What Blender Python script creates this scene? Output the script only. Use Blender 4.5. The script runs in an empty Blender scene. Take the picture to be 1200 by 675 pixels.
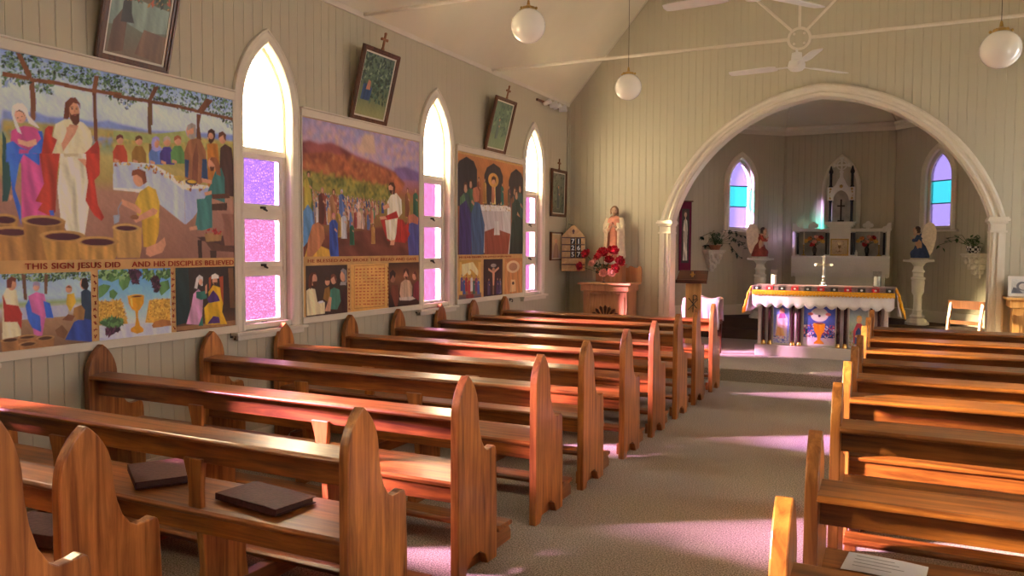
import bpy, bmesh, math, random
import numpy as np
from mathutils import Vector, Matrix
from mathutils.geometry import tessellate_polygon
SC=bpy.context.scene; COL=SC.collection
PI=math.pi
def R(d): return math.radians(d)
# ------------------------------------------------------------------ materials
MATS={}
def lin(c):
    if isinstance(c,int): c=((c>>16)&255,(c>>8)&255,c&255); c=[v/255 for v in c]; return tuple(v/12.92 if v<=.04045 else ((v+.055)/1.055)**2.4 for v in c)
    return tuple(c)
def newmat(n):
    m=bpy.data.materials.new(n); m.use_nodes=True; nt=m.node_tree; b=nt.nodes['Principled BSDF']; MATS[n]=m
    return m,nt,b
def N(nt,t,**k):
    n=nt.nodes.new(t)
    for a,v in k.items():
        if a in n.inputs.keys() if False else False: pass
        setattr(n,a,v)
    return n
def mathn(nt,op,a,b=None,c=None):
    n=nt.nodes.new('ShaderNodeMath'); n.operation=op
    for i,v in enumerate((a,b,c)):
        if v is None: continue
        if isinstance(v,(int,float)): n.inputs[i].default_value=v
        else: nt.links.new(v,n.inputs[i])
    return n.outputs[0]
def plain(n,col,rough=.5,metal=0,var=.08,scale=12,bump=0,coat=0,spec=.5,trans=0):
    m,nt,b=newmat(n); c=lin(col)
    tc=N(nt,'ShaderNodeTexCoord'); no=N(nt,'ShaderNodeTexNoise'); no.inputs['Scale'].default_value=scale; no.inputs['Detail'].default_value=4
    nt.links.new(tc.outputs['Object'],no.inputs['Vector'])
    r=N(nt,'ShaderNodeValToRGB'); r.color_ramp.elements[0].position=.3; r.color_ramp.elements[1].position=.7
    r.color_ramp.elements[0].color=(*[v*(1-var) for v in c],1); r.color_ramp.elements[1].color=(*[min(1,v*(1+var)) for v in c],1)
    nt.links.new(no.outputs['Fac'],r.inputs['Fac']); nt.links.new(r.outputs['Color'],b.inputs['Base Color'])
    b.inputs['Roughness'].default_value=rough; b.inputs['Metallic'].default_value=metal; b.inputs['Coat Weight'].default_value=coat; b.inputs['Specular IOR Level'].default_value=spec
    b.inputs['Transmission Weight'].default_value=trans
    if bump:
        bp=N(nt,'ShaderNodeBump'); bp.inputs['Strength'].default_value=bump; bp.inputs['Distance'].default_value=.01
        nt.links.new(no.outputs['Fac'],bp.inputs['Height']); nt.links.new(bp.outputs['Normal'],b.inputs['Normal'])
    return m
def wood(n,c1,c2,axis,rough=.32,coat=.35,scale=1.0,dark=.35):
    m,nt,b=newmat(n); c1=lin(c1);c2=lin(c2)
    tc=N(nt,'ShaderNodeTexCoord'); oi=N(nt,'ShaderNodeObjectInfo')
    mp=N(nt,'ShaderNodeMapping'); s=[16*scale]*3; s['xyz'.index(axis)]=1.1*scale; mp.inputs['Scale'].default_value=s
    add=N(nt,'ShaderNodeVectorMath'); add.operation='ADD'
    rn=mathn(nt,'MULTIPLY',oi.outputs['Random'],9.0); cb=N(nt,'ShaderNodeCombineXYZ')
    for i in range(3): nt.links.new(rn,cb.inputs[i])
    nt.links.new(tc.outputs['Object'],add.inputs[0]); nt.links.new(cb.outputs[0],add.inputs[1]); nt.links.new(add.outputs[0],mp.inputs['Vector'])
    no=N(nt,'ShaderNodeTexNoise'); no.inputs['Scale'].default_value=1.6; no.inputs['Detail'].default_value=6; no.inputs['Roughness'].default_value=.62; no.inputs['Distortion'].default_value=.6
    nt.links.new(mp.outputs[0],no.inputs['Vector'])
    n2=N(nt,'ShaderNodeTexNoise'); n2.inputs['Scale'].default_value=2.3; n2.inputs['Detail'].default_value=3; nt.links.new(add.outputs[0],n2.inputs['Vector'])
    r=N(nt,'ShaderNodeValToRGB'); r.color_ramp.elements[0].position=.33; r.color_ramp.elements[1].position=.68
    r.color_ramp.elements[0].color=(*c2,1); r.color_ramp.elements[1].color=(*c1,1); nt.links.new(no.outputs['Fac'],r.inputs['Fac'])
    mx=N(nt,'ShaderNodeMix',data_type='RGBA',blend_type='MULTIPLY'); rr=N(nt,'ShaderNodeValToRGB'); rr.color_ramp.elements[0].position=.35; rr.color_ramp.elements[1].position=.62
    rr.color_ramp.elements[0].color=(1-dark,1-dark*1.1,1-dark*1.2,1); rr.color_ramp.elements[1].color=(1,1,1,1)
    nt.links.new(n2.outputs['Fac'],rr.inputs['Fac']); mx.inputs['Factor'].default_value=1
    nt.links.new(r.outputs['Color'],mx.inputs['A']); nt.links.new(rr.outputs['Color'],mx.inputs['B']); nt.links.new(mx.outputs['Result'],b.inputs['Base Color'])
    b.inputs['Roughness'].default_value=rough; b.inputs['Coat Weight'].default_value=coat; b.inputs['Coat Roughness'].default_value=.18
    bp=N(nt,'ShaderNodeBump'); bp.inputs['Strength'].default_value=.12; bp.inputs['Distance'].default_value=.003
    nt.links.new(no.outputs['Fac'],bp.inputs['Height']); nt.links.new(bp.outputs['Normal'],b.inputs['Normal'])
    return m
def boards(n,col,d,pitch=.1,rough=.55,depth=.0055):
    """painted tongue-and-groove boards: vertical grooves along direction d (dx,dy)"""
    m,nt,b=newmat(n); c=lin(col)
    g=N(nt,'ShaderNodeNewGeometry'); dp=N(nt,'ShaderNodeVectorMath'); dp.operation='DOT_PRODUCT'
    nt.links.new(g.outputs['Position'],dp.inputs[0]); dp.inputs[1].default_value=(d[0],d[1],0)
    v=mathn(nt,'DIVIDE',dp.outputs['Value'],pitch); fr=mathn(nt,'FRACT',v); ab=mathn(nt,'ABSOLUTE',mathn(nt,'SUBTRACT',fr,.5))
    h=mathn(nt,'SMOOTH_MIN',mathn(nt,'DIVIDE',mathn(nt,'SUBTRACT',.5,ab),.045),1.0,.3)
    ab2=mathn(nt,'ABSOLUTE',mathn(nt,'SUBTRACT',ab,.27)); h2=mathn(nt,'SMOOTH_MIN',mathn(nt,'DIVIDE',ab2,.02),1.0,.3)
    hh=mathn(nt,'ADD',mathn(nt,'MULTIPLY',h2,.0),h)
    bp=N(nt,'ShaderNodeBump'); bp.inputs['Strength'].default_value=1; bp.inputs['Distance'].default_value=depth
    nt.links.new(hh,bp.inputs['Height']); nt.links.new(bp.outputs['Normal'],b.inputs['Normal'])
    no=N(nt,'ShaderNodeTexNoise'); no.inputs['Scale'].default_value=1.1; no.inputs['Detail'].default_value=5; nt.links.new(g.outputs['Position'],no.inputs['Vector'])
    r=N(nt,'ShaderNodeValToRGB'); r.color_ramp.elements[0].color=(*[x*.94 for x in c],1); r.color_ramp.elements[1].color=(*[x*1.05 for x in c],1)
    nt.links.new(no.outputs['Fac'],r.inputs['Fac']); nt.links.new(r.outputs['Color'],b.inputs['Base Color'])
    b.inputs['Roughness'].default_value=rough
    return m
def paint_mat(n,rough=.45,gain=1.0):
    m,nt,b=newmat(n); a=N(nt,'ShaderNodeAttribute'); a.attribute_name='paint'
    nt.links.new(a.outputs['Color'],b.inputs['Base Color']); b.inputs['Roughness'].default_value=rough
    return m
def pane_mat(n,col,tl,fac=.4,rough_tex=True,scale=70,var=.35):
    col=[math.sqrt(x)/((1-fac)*.96) for x in col]   # a pane has two faces
    """obscure coloured glass: part clear, part diffusing"""
    m,nt,b=newmat(n); nt.nodes.remove(b); out=[x for x in nt.nodes if x.type=='OUTPUT_MATERIAL'][0]
    t=N(nt,'ShaderNodeBsdfTransparent'); tr=N(nt,'ShaderNodeBsdfTranslucent'); gl=N(nt,'ShaderNodeBsdfGlossy'); gl.inputs['Roughness'].default_value=.25
    tr.inputs['Color'].default_value=(*tl,1); gl.inputs['Color'].default_value=(.5,.5,.5,1)
    if rough_tex:
        g=N(nt,'ShaderNodeNewGeometry'); vo=N(nt,'ShaderNodeTexVoronoi'); vo.inputs['Scale'].default_value=scale; vo.feature='DISTANCE_TO_EDGE'
        nt.links.new(g.outputs['Position'],vo.inputs['Vector'])
        r=N(nt,'ShaderNodeValToRGB'); r.color_ramp.elements[0].position=.0; r.color_ramp.elements[1].position=.32
        r.color_ramp.elements[0].color=(*[x*(1-var) for x in col],1); r.color_ramp.elements[1].color=(*[min(1,x*(1+var*.6)) for x in col],1)
        nt.links.new(vo.outputs['Distance'],r.inputs['Fac']); nt.links.new(r.outputs['Color'],t.inputs['Color'])
    else: t.inputs['Color'].default_value=(*col,1)
    m1=N(nt,'ShaderNodeMixShader'); m1.inputs[0].default_value=fac; nt.links.new(t.outputs[0],m1.inputs[1]); nt.links.new(tr.outputs[0],m1.inputs[2])
    m2=N(nt,'ShaderNodeMixShader'); m2.inputs[0].default_value=.04; nt.links.new(m1.outputs[0],m2.inputs[1]); nt.links.new(gl.outputs[0],m2.inputs[2])
    nt.links.new(m2.outputs[0],out.inputs['Surface'])
    return m
# ------------------------------------------------------------------ mesh builder
class MB:
    def __init__(s): s.bm=bmesh.new()
    def _add(s,vs,fs):
        v=[s.bm.verts.new(p) for p in vs]
        for f in fs:
            try: s.bm.faces.new([v[i] for i in f])
            except ValueError: pass
        return v
    def box(s,x0,x1,y0,y1,z0,z1,M=None):
        P=[Vector(p) for p in ((x0,y0,z0),(x1,y0,z0),(x1,y1,z0),(x0,y1,z0),(x0,y0,z1),(x1,y0,z1),(x1,y1,z1),(x0,y1,z1))]
        if M: P=[M@p for p in P]
        s._add(P,[(0,3,2,1),(4,5,6,7),(0,1,5,4),(1,2,6,5),(2,3,7,6),(3,0,4,7)]); return s
    def prism(s,pts,fn,a,b):
        """2-D outline pts -> fn(u,v,w) between w=a and w=b"""
        n=len(pts); P=[Vector(fn(u,v,a)) for u,v in pts]+[Vector(fn(u,v,b)) for u,v in pts]
        tri=tessellate_polygon([[Vector((u,v,0)) for u,v in pts]])
        F=[(i,(i+1)%n,n+(i+1)%n,n+i) for i in range(n)]
        v=s._add(P,F)
        for t in tri:
            for o in (0,n):
                try: s.bm.faces.new([v[o+i] for i in t])
                except ValueError: pass
        return s
    def holed(s,outer,holes,fn,a,b):
        loops=[outer]+holes; tri=tessellate_polygon([[Vector((u,v,0)) for u,v in l] for l in loops]); flat=[p for l in loops for p in l]; n=len(flat)
        v=s._add([Vector(fn(u,w,a)) for u,w in flat]+[Vector(fn(u,w,b)) for u,w in flat],[])
        for t in tri:
            for o in (0,n): s.bm.faces.new([v[o+i] for i in t])
        k=0
        for l in loops:
            m=len(l)
            for i in range(m):
                j=(i+1)%m; s.bm.faces.new([v[k+i],v[k+j],v[n+k+j],v[n+k+i]])
            k+=m
        return s
    def lathe(s,prof,c=(0,0,0),seg=20,M=None,sx=1,sy=1,wob=None):
        P=[];F=[];n=len(prof)
        for i,(r,z) in enumerate(prof):
            for k in range(seg):
                a=2*PI*k/seg; rr=r*(wob(a,z) if wob else 1); p=Vector((c[0]+rr*sx*math.cos(a),c[1]+rr*sy*math.sin(a),c[2]+z)); P.append(M@p if M else p)
        for i in range(n-1):
            for k in range(seg):
                F.append((i*seg+k,i*seg+(k+1)%seg,(i+1)*seg+(k+1)%seg,(i+1)*seg+k))
        F.append(tuple(range(seg-1,-1,-1))); F.append(tuple((n-1)*seg+k for k in range(seg)))
        s._add(P,F); return s
    def ball(s,c,rx,ry=None,rz=None,seg=12,M=None):
        ry=ry or rx; rz=rz or rx; n=max(6,seg//2+1)
        pr=[(max(1e-4,math.sin(PI*i/n)),-math.cos(PI*i/n)) for i in range(n+1)]
        P=[];F=[]
        for r,z in pr:
            for k in range(seg):
                a=2*PI*k/seg; p=Vector((c[0]+rx*r*math.cos(a),c[1]+ry*r*math.sin(a),c[2]+rz*z)); P.append(M@p if M else p)
        for i in range(n):
            for k in range(seg): F.append((i*seg+k,i*seg+(k+1)%seg,(i+1)*seg+(k+1)%seg,(i+1)*seg+k))
        s._add(P,F); return s
    def tube(s,pts,r,seg=8,r1=None):
        pts=[Vector(p) for p in pts]; n=len(pts); P=[];F=[]
        for i,p in enumerate(pts):
            d=(pts[min(i+1,n-1)]-pts[max(i-1,0)]).normalized(); u=d.cross(Vector((0,0,1)))
            if u.length<1e-3: u=d.cross(Vector((1,0,0)))
            u.normalize(); w=u.cross(d); rr=r if r1 is None else r+(r1-r)*i/max(1,n-1)
            for k in range(seg): a=2*PI*k/seg; P.append(p+u*rr*math.cos(a)+w*rr*math.sin(a))
        for i in range(n-1):
            for k in range(seg): F.append((i*seg+k,i*seg+(k+1)%seg,(i+1)*seg+(k+1)%seg,(i+1)*seg+k))
        F.append(tuple(range(seg-1,-1,-1))); F.append(tuple((n-1)*seg+k for k in range(seg)))
        s._add(P,F); return s
    def torus(s,c,R0,r,M,seg=28,sg=8):
        P=[];F=[]
        for i in range(seg):
            a=2*PI*i/seg
            for k in range(sg):
                b=2*PI*k/sg; P.append(M@Vector(((R0+r*math.cos(b))*math.cos(a),(R0+r*math.cos(b))*math.sin(a),r*math.sin(b)))+Vector(c))
        for i in range(seg):
            for k in range(sg): F.append((i*sg+k,((i+1)%seg)*sg+k,((i+1)%seg)*sg+(k+1)%sg,i*sg+(k+1)%sg))
        s._add(P,F); return s
    def sweep(s,paths):
        """skin a strip between successive equal-length 3-D paths"""
        n=len(paths[0]); v=[[s.bm.verts.new(p) for p in pa] for pa in paths]
        for a,b in zip(v,v[1:]):
            for i in range(n-1): s.bm.faces.new([a[i],a[i+1],b[i+1],b[i]])
        return s
    def quads(s,vs,fs): s._add(vs,fs); return s
    def build(s,name,mat,parent=None,bevel=0,smooth=False,local=False,seg=2,origin=None,remesh=0):
        bmesh.ops.recalc_face_normals(s.bm,faces=s.bm.faces)
        if parent is not None and not local:
            o=Vector(parent.location)
            q=parent.parent
            while q: o=o+Vector(q.location); q=q.parent
            bmesh.ops.translate(s.bm,verts=s.bm.verts,vec=-o)
        loc=None
        if parent is None:
            if origin is None:
                xs=[v.co.x for v in s.bm.verts];ys=[v.co.y for v in s.bm.verts];zs=[v.co.z for v in s.bm.verts]; loc=Vector(((min(xs)+max(xs))/2,(min(ys)+max(ys))/2,min(zs)))
            else: loc=Vector(origin)
            bmesh.ops.translate(s.bm,verts=s.bm.verts,vec=-loc)
        me=bpy.data.meshes.new(name); s.bm.to_mesh(me); s.bm.free()
        o=bpy.data.objects.new(name,me); COL.objects.link(o); me.materials.append(MATS[mat] if isinstance(mat,str) else mat)
        if parent is not None: o.parent=parent
        else: o.location=loc
        if remesh:
            md=o.modifiers.new('remesh','REMESH'); md.mode='VOXEL'; md.voxel_size=remesh; md.use_smooth_shade=True
            sm=o.modifiers.new('smooth','SMOOTH'); sm.factor=.5; sm.iterations=4
        if bevel:
            md=o.modifiers.new('bevel','BEVEL'); md.width=bevel; md.segments=seg; md.limit_method='ANGLE'; md.angle_limit=R(35)
        if smooth:
            me.shade_smooth()
            if smooth!='all': me.set_sharp_from_angle(angle=R(40))
        return o
def tag(o,label,cat,group=None,kind=None):
    o['label']=label; o['category']=cat
    if group: o['group']=group
    if kind: o['kind']=kind
    return o
def thing(name,label,cat,loc,rz=0,group=None):
    o=bpy.data.objects.new(name,None); COL.objects.link(o); o.location=loc; o.rotation_euler=(0,0,rz); o.empty_display_size=.1
    return tag(o,label,cat,group)
def struct(name,mb,mat,**k):
    o=mb.build(name,mat,origin=(0,0,0),**k); o['kind']='structure'; return o
def sroot(name,loc):
    o=bpy.data.objects.new(name,None); COL.objects.link(o); o.location=loc; o['kind']='structure'; o.empty_display_size=.1; return o
def dup(root,loc,label,rz=None):
    r=root.copy(); COL.objects.link(r); r.location=loc; r['label']=label
    if rz is not None: r.rotation_euler=(0,0,rz)
    for ch in root.children:
        c=ch.copy(); COL.objects.link(c); c.parent=r
        for g in ch.children:
            d=g.copy(); COL.objects.link(d); d.parent=c
    return r
XZ=lambda u,v,w:(u,w,v)      # outline in x-z, depth along y
YZ=lambda u,v,w:(w,u,v)      # outline in y-z, depth along x
XY=lambda u,v,w:(u,v,w)
# ------------------------------------------------------------------ painting
def rgb(c): return np.array(lin(c))
class Canvas:
    def __init__(s,w,h,r,seed=0):
        s.w,s.h,s.r=w,h,r; s.nx=w//r+1; s.ny=h//r+1; s.a=np.zeros((s.ny,s.nx,3)); s.X,s.Y=np.meshgrid(np.arange(s.nx)*(w/(s.nx-1)),np.arange(s.ny)*(h/(s.ny-1))); s.rs=np.random.RandomState(seed)
    def noise(s,X,Y,fx,fy):
        o=0
        for k in range(4):
            p=s.rs.rand(3)*6.3; o=o+np.sin(X*fx*(1+.7*k)+np.sin(Y*fy+p[0])*1.3+p[1]+Y*fy*(.5+p[2]*.1))/(1+k*.6)
        return o/2.2
    def blend(s,sl,m,c,f=0):
        if f: 
            nz=s.noise(s.X[sl],s.Y[sl],.045,.012) if f>0 else s.noise(s.X[sl],s.Y[sl],.011,.016)+.5*s.noise(s.Y[sl],s.X[sl],.03,.02); k=(1+abs(f)*.42*nz)[...,None]
        else: k=1
        s.a[sl]=s.a[sl]*(1-m[...,None])+np.clip(rgb(c)*k,0,1)*m[...,None]
    def box(s,x0,x1,y0,y1):
        i0=max(0,int(x0/s.r)-1);i1=min(s.nx,int(x1/s.r)+3);j0=max(0,int(y0/s.r)-1);j1=min(s.ny,int(y1/s.r)+3)
        return (slice(j0,j1),slice(i0,i1)) if i1>i0 and j1>j0 else None
    def P(s,p,c,f=0):
        xs=p[0::2];ys=p[1::2]; sl=s.box(min(xs),max(xs),min(ys),max(ys))
        if sl is None: return
        X,Y=s.X[sl],s.Y[sl]; acc=np.zeros(X.shape); n=len(xs); q=s.r*.25
        for ox,oy in ((-q,-q),(q,-q),(-q,q),(q,q)):
            ins=np.zeros(X.shape,bool)
            for i in range(n):
                x0,y0,x1,y1=xs[i],ys[i],xs[(i+1)%n],ys[(i+1)%n]
                if y0==y1: continue
                ins^=((y0>Y+oy)!=(y1>Y+oy))&(X+ox<(x1-x0)*(Y+oy-y0)/(y1-y0)+x0)
            acc+=ins
        s.blend(sl,acc/4,c,f)
    def E(s,p,c):
        cx,cy,rx,ry=p; rx=max(rx,1);ry=max(ry,1); sl=s.box(cx-rx,cx+rx,cy-ry,cy+ry)
        if sl is None: return
        d=((s.X[sl]-cx)/rx)**2+((s.Y[sl]-cy)/ry)**2; m=np.clip((1-d)*min(rx,ry)/s.r*.7+.5,0,1)
        hl=(1+.28*np.clip(-(s.X[sl]-cx)/rx*.4+(s.Y[sl]-cy)/ry*.3,-1,1))[...,None]
        s.a[sl]=s.a[sl]*(1-m[...,None])+np.clip(rgb(c)*hl,0,1)*m[...,None]
    def L(s,p,c,w):
        for i in range(0,len(p)-2,2):
            x0,y0,x1,y1=p[i:i+4]; dx,dy=x1-x0,y1-y0; l=math.hypot(dx,dy) or 1; nx,ny=-dy/l*w/2,dx/l*w/2
            s.P([x0+nx,y0+ny,x1+nx,y1+ny,x1-nx,y1-ny,x0-nx,y0-ny],c)
    def S(s,p,cols,par):
        n,size,seed=par; rr=random.Random(seed); xs=p[0::2];ys=p[1::2]; m=len(xs); k=0; t=0
        while k<n and t<n*20:
            t+=1; x=rr.uniform(min(xs),max(xs)); y=rr.uniform(min(ys),max(ys)); ins=False
            for i in range(m):
                x0,y0,x1,y1=xs[i],ys[i],xs[(i+1)%m],ys[(i+1)%m]
                if (y0>y)!=(y1>y) and x<(x1-x0)*(y-y0)/(y1-y0)+x0: ins=not ins
            if not ins: continue
            k+=1; a=rr.uniform(0,PI); q=size*rr.uniform(.6,1.4); ca,sa=math.cos(a)*q,math.sin(a)*q
            s.P([x-ca,y-sa,x+sa*.5,y-ca*.5,x+ca,y+sa,x-sa*.5,y+ca*.5],rr.choice(cols))
    def G(s,zs,cs):
        C=np.array([rgb(c) for c in cs]); col=np.stack([np.interp(s.Y,zs,C[:,i]) for i in range(3)],-1)
        s.a=np.clip(col*(1+.1*s.noise(s.X,s.Y,.012,.02))[...,None],0,1)
    def M(s,p,cs):
        x,z,h=p; rb,mt,hr=cs; sk=0xc08a68
        def q(l): return [v*h+(x if i%2==0 else z) for i,v in enumerate(l)]
        s.P(q([-.17,0,-.14,.5,-.15,.76,-.07,.85,.07,.85,.15,.76,.14,.5,.18,0]),rb,.8)
        s.P(q([-.16,.78,-.05,.85,.06,.6,.12,.3,.04,.02,-.16,.05]),mt,.8)
        s.E([x,z+.93*h,.052*h,.072*h],sk)
        s.P(q([-.065,.88,-.06,.98,-.02,1.015,.03,1.01,.065,.96,.065,.86,.04,.92,.02,.975,-.03,.97,-.045,.9]),hr,.3)
        s.P(q([.02,.62,.12,.56,.13,.6,.04,.67]),sk)
    def B(s,n):
        for _ in range(n):
            p=np.pad(s.a,((1,1),(1,1),(0,0)),mode='edge'); s.a=(p[:-2,1:-1]+p[2:,1:-1]+p[1:-1,:-2]+p[1:-1,2:]+p[1:-1,1:-1]*2+p[:-2,:-2]*.5+p[2:,2:]*.5+p[2:,:-2]*.5+p[:-2,2:]*.5)/8
    def run(s,ops):
        for k,a,b,c in ops:
            if k=='G': s.G(a,b)
            elif k=='P': s.P(a,b,c)
            elif k=='E': s.E(a,b)
            elif k=='L': s.L(a,b,c)
            elif k=='S': s.S(a,b,c)
            elif k=='M': s.M(a,b)
            elif k=='B': s.B(a)
        s.a=np.clip(s.a*(1+.07*s.noise(s.X,s.Y,.09,.11)+.05*(s.rs.rand(s.ny,s.nx)-.5))[...,None],0,1); return s
    def mesh(s,name,fn,mat,parent,gain=(1.5,1.55,1.65)):
        """lay the canvas on the surface fn(x mm, z mm) as one finely divided painted sheet"""
        me=bpy.data.meshes.new(name); nx,ny=s.nx,s.ny
        P=np.array(fn(s.X.ravel()/1000,s.Y.ravel()/1000)).T if False else np.stack(fn(s.X.ravel()/1000,s.Y.ravel()/1000),-1)
        o=Vector(parent.location); q=parent.parent
        while q: o=o+Vector(q.location); q=q.parent
        P=P-np.array(o)
        i=np.arange(nx*ny).reshape(ny,nx); Q=np.stack([i[:-1,:-1],i[:-1,1:],i[1:,1:],i[1:,:-1]],-1).reshape(-1,4)
        me.vertices.add(nx*ny); me.vertices.foreach_set('co',P.astype(np.float32).ravel()); me.loops.add(Q.size); me.loops.foreach_set('vertex_index',Q.ravel().astype(np.int32))
        me.polygons.add(len(Q)); me.polygons.foreach_set('loop_start',np.arange(0,Q.size,4,dtype=np.int32))
        me.update(calc_edges=True)
        at=me.color_attributes.new('paint','FLOAT_COLOR','POINT'); col=np.ones((nx*ny,4),np.float32); col[:,:3]=np.clip(s.a.reshape(-1,3)*np.array(gain),0,.95); at.data.foreach_set('color',col.ravel())
        me.materials.append(MATS[mat]); ob=bpy.data.objects.new(name,me); COL.objects.link(ob); ob.parent=parent; return ob
def text(body,size,fn,mat,parent,name='lettering',width=None,ext=.001,bold=.0,shear=0):
    """letters as a thin mesh; fn(u,v,w) maps text plane to the room"""
    cu=bpy.data.curves.new(name,'FONT'); cu.body=body; cu.size=size; cu.extrude=ext; cu.offset=bold; cu.align_x='CENTER'; cu.resolution_u=3; cu.space_character=1.08
    ob=bpy.data.objects.new(name,cu); COL.objects.link(ob); dg=bpy.context.evaluated_depsgraph_get(); me=bpy.data.meshes.new_from_object(ob.evaluated_get(dg)); bpy.data.objects.remove(ob)
    xs=[v.co.x for v in me.vertices]; k=1
    if width: k=width/(max(xs)-min(xs))
    o=Vector(parent.location); q=parent.parent
    while q: o=o+Vector(q.location); q=q.parent
    for v in me.vertices: v.co=Vector(fn(v.co.x*k,v.co.y,v.co.z))-o
    me.name=name; me.materials.clear(); me.materials.append(MATS[mat]); b=bpy.data.objects.new(name,me); COL.objects.link(b); b.parent=parent; return b
# ------------------------------------------------------------------ gothic outlines
def goth(w,zs,apex,off=0,n=10):
    """points of a pointed arch, left spring -> apex -> right spring (u centred on 0)"""
    h=apex-zs; c=(h*h-w*w)/(2*w); r=w+c; ro=r+off; za=math.sqrt(max(1e-9,ro*ro-c*c)); a1=math.atan2(za,-c) ; L=[]
    for i in range(n+1):
        t=PI+(a1-PI)*i/n; L.append((c+ro*math.cos(t),zs+ro*math.sin(t)))
    return L+[(-u,z) for u,z in L[-2::-1]]
def gothU(w,z0,zs,apex,off=0,n=10,botoff=0):
    g=goth(w,zs,apex,off,n); return [(-w-off,z0-botoff)]+g+[(w+off,z0-botoff)]
SKY=7.0; SUN=1600.0; SUNANG=12; SUNAZ=27; SUNEL=20.5; EXPO=1.5
# ------------------------------------------------------------------ palette
WALL=(.53,.49,.375)
boards('wall_boards_side',WALL,(0,1)); boards('wall_boards_front',WALL,(1,0)); boards('wall_boards_angle',WALL,(.7071,.7071)); boards('wall_boards_angle_right',WALL,(.7071,-.7071))
plain('wall_paint',(.50,.455,.34),.6,var=.05,scale=2)
plain('ceiling_paint',(.74,.70,.55),.6,var=.05,scale=1.3,bump=.15)
plain('trim_paint',(.72,.67,.57),.5,var=.03,scale=6)
plain('white_paint',(.78,.76,.72),.38,var=.03,scale=8)
plain('cream_metal',(.74,.68,.58),.4,var=.03)
plain('brass',(.45,.30,.10),.3,metal=1,var=.15,scale=30)
plain('gold',(.75,.50,.16),.25,metal=1,var=.12,scale=30)
plain('silver',(.72,.70,.66),.22,metal=1,var=.08,scale=30)
plain('dark_metal',(.035,.03,.028),.4,metal=.6,var=.2)
plain('black_gloss',(.012,.010,.011),.18,var=.2,coat=.5)
plain('maroon_gloss',(.045,.012,.018),.2,var=.25,coat=.5,scale=20)
plain('linen',(.80,.78,.80),.8,var=.03,scale=40,bump=.1)
plain('wax',(.85,.82,.74),.5,var=.03)
plain('plaster',(.66,.62,.54),.7,var=.12,scale=20,bump=.2)
plain('grey_marble',(.45,.44,.41),.4,var=.25,scale=7)
plain('terracotta',(.30,.11,.05),.8,var=.2,scale=25)
plain('leaf',(.045,.11,.028),.5,var=.45,scale=35)
plain('leaf_dark',(.02,.05,.02),.5,var=.4,scale=35)
plain('petal_red',(.50,.012,.03),.6,var=.75,scale=45)
plain('chair_cover',(.55,.52,.54),.85,var=.04,scale=30,bump=.1)
plain('petal_pink',(.85,.42,.36),.6,var=.2,scale=40)
plain('petal_yellow',(.85,.55,.14),.6,var=.25,scale=40)
plain('petal_orange',(.80,.30,.10),.6,var=.25,scale=40)
plain('stem_green',(.04,.10,.02),.6,var=.3)
plain('leather',(.075,.024,.024),.6,var=.25,scale=60,bump=.25,spec=.25)
plain('page_edge',(.09,.04,.03),.8,var=.12,scale=120)
plain('paper',(.78,.78,.82),.7,var=.02)
plain('paper_line',(.35,.35,.38),.7,var=.02)
plain('skin_plaster',(.66,.42,.29),.55,var=.08)
plain('robe_cream',(.74,.62,.45),.55,var=.1,scale=20)
plain('robe_rose',(.66,.27,.18),.55,var=.15,scale=20)
plain('robe_red',(.34,.055,.045),.55,var=.2,scale=20)
plain('robe_blue',(.035,.075,.20),.55,var=.2,scale=20)
plain('wing_white',(.88,.80,.68),.55,var=.12,scale=30)
plain('hair_light',(.30,.17,.09),.6,var=.25,scale=60)
plain('hair_brown',(.07,.03,.018),.6,var=.25,scale=60)
plain('purple_cloth',(.16,.010,.05),.85,var=.15,scale=30)
plain('gold_cloth',(.80,.40,.015),.7,var=.25,scale=60,bump=.3)
plain('mat_board',(.74,.70,.60),.7,var=.03)
plain('gilt',(.55,.38,.14),.35,metal=.8,var=.2,scale=40)
plain('white_plastic',(.75,.74,.72),.35,var=.02)
plain('number_black',(.015,.014,.014),.5,var=.1)
plain('ink_red',(.36,.03,.015),.7,var=.1)
plain('band_ochre',(.68,.42,.17),.6,var=.12,scale=9)
plain('pink_paint',(.70,.62,.62),.5,var=.03)
wood('pew_along',(.50,.175,.036),(.12,.032,.008),'x',coat=.2)
wood('pew_end',(.64,.26,.068),(.20,.062,.015),'z',coat=.2)
wood('pew_depth',(.40,.15,.038),(.17,.052,.014),'y')
wood('frame_wood',(.24,.085,.03),(.09,.03,.012),'z',rough=.3)
wood('cross_wood',(.40,.17,.07),(.22,.08,.03),'z')
wood('board_oak',(.78,.45,.15),(.56,.28,.08),'y')
wood('pine',(.66,.37,.14),(.46,.22,.07),'z',dark=.15)
wood('rosy_pine',(.62,.33,.16),(.44,.20,.09),'z',dark=.18)
wood('dark_stain',(.13,.035,.014),(.06,.016,.008),'x')
wood('chair_wood',(.42,.16,.05),(.24,.075,.022),'z')
m,nt,b=newmat('carpet')
tc=N(nt,'ShaderNodeTexCoord'); no=N(nt,'ShaderNodeTexNoise'); no.inputs['Scale'].default_value=120; no.inputs['Detail'].default_value=3; no.inputs['Roughness'].default_value=.7
n2=N(nt,'ShaderNodeTexNoise'); n2.inputs['Scale'].default_value=2.2; n2.inputs['Detail'].default_value=5
nt.links.new(tc.outputs['Object'],no.inputs['Vector']); nt.links.new(tc.outputs['Object'],n2.inputs['Vector'])
r=N(nt,'ShaderNodeValToRGB'); r.color_ramp.elements[0].position=.40; r.color_ramp.elements[1].position=.62; r.color_ramp.elements[0].color=(.11,.097,.08,1); r.color_ramp.elements[1].color=(.58,.52,.44,1)
nt.links.new(no.outputs['Fac'],r.inputs['Fac'])
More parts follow.
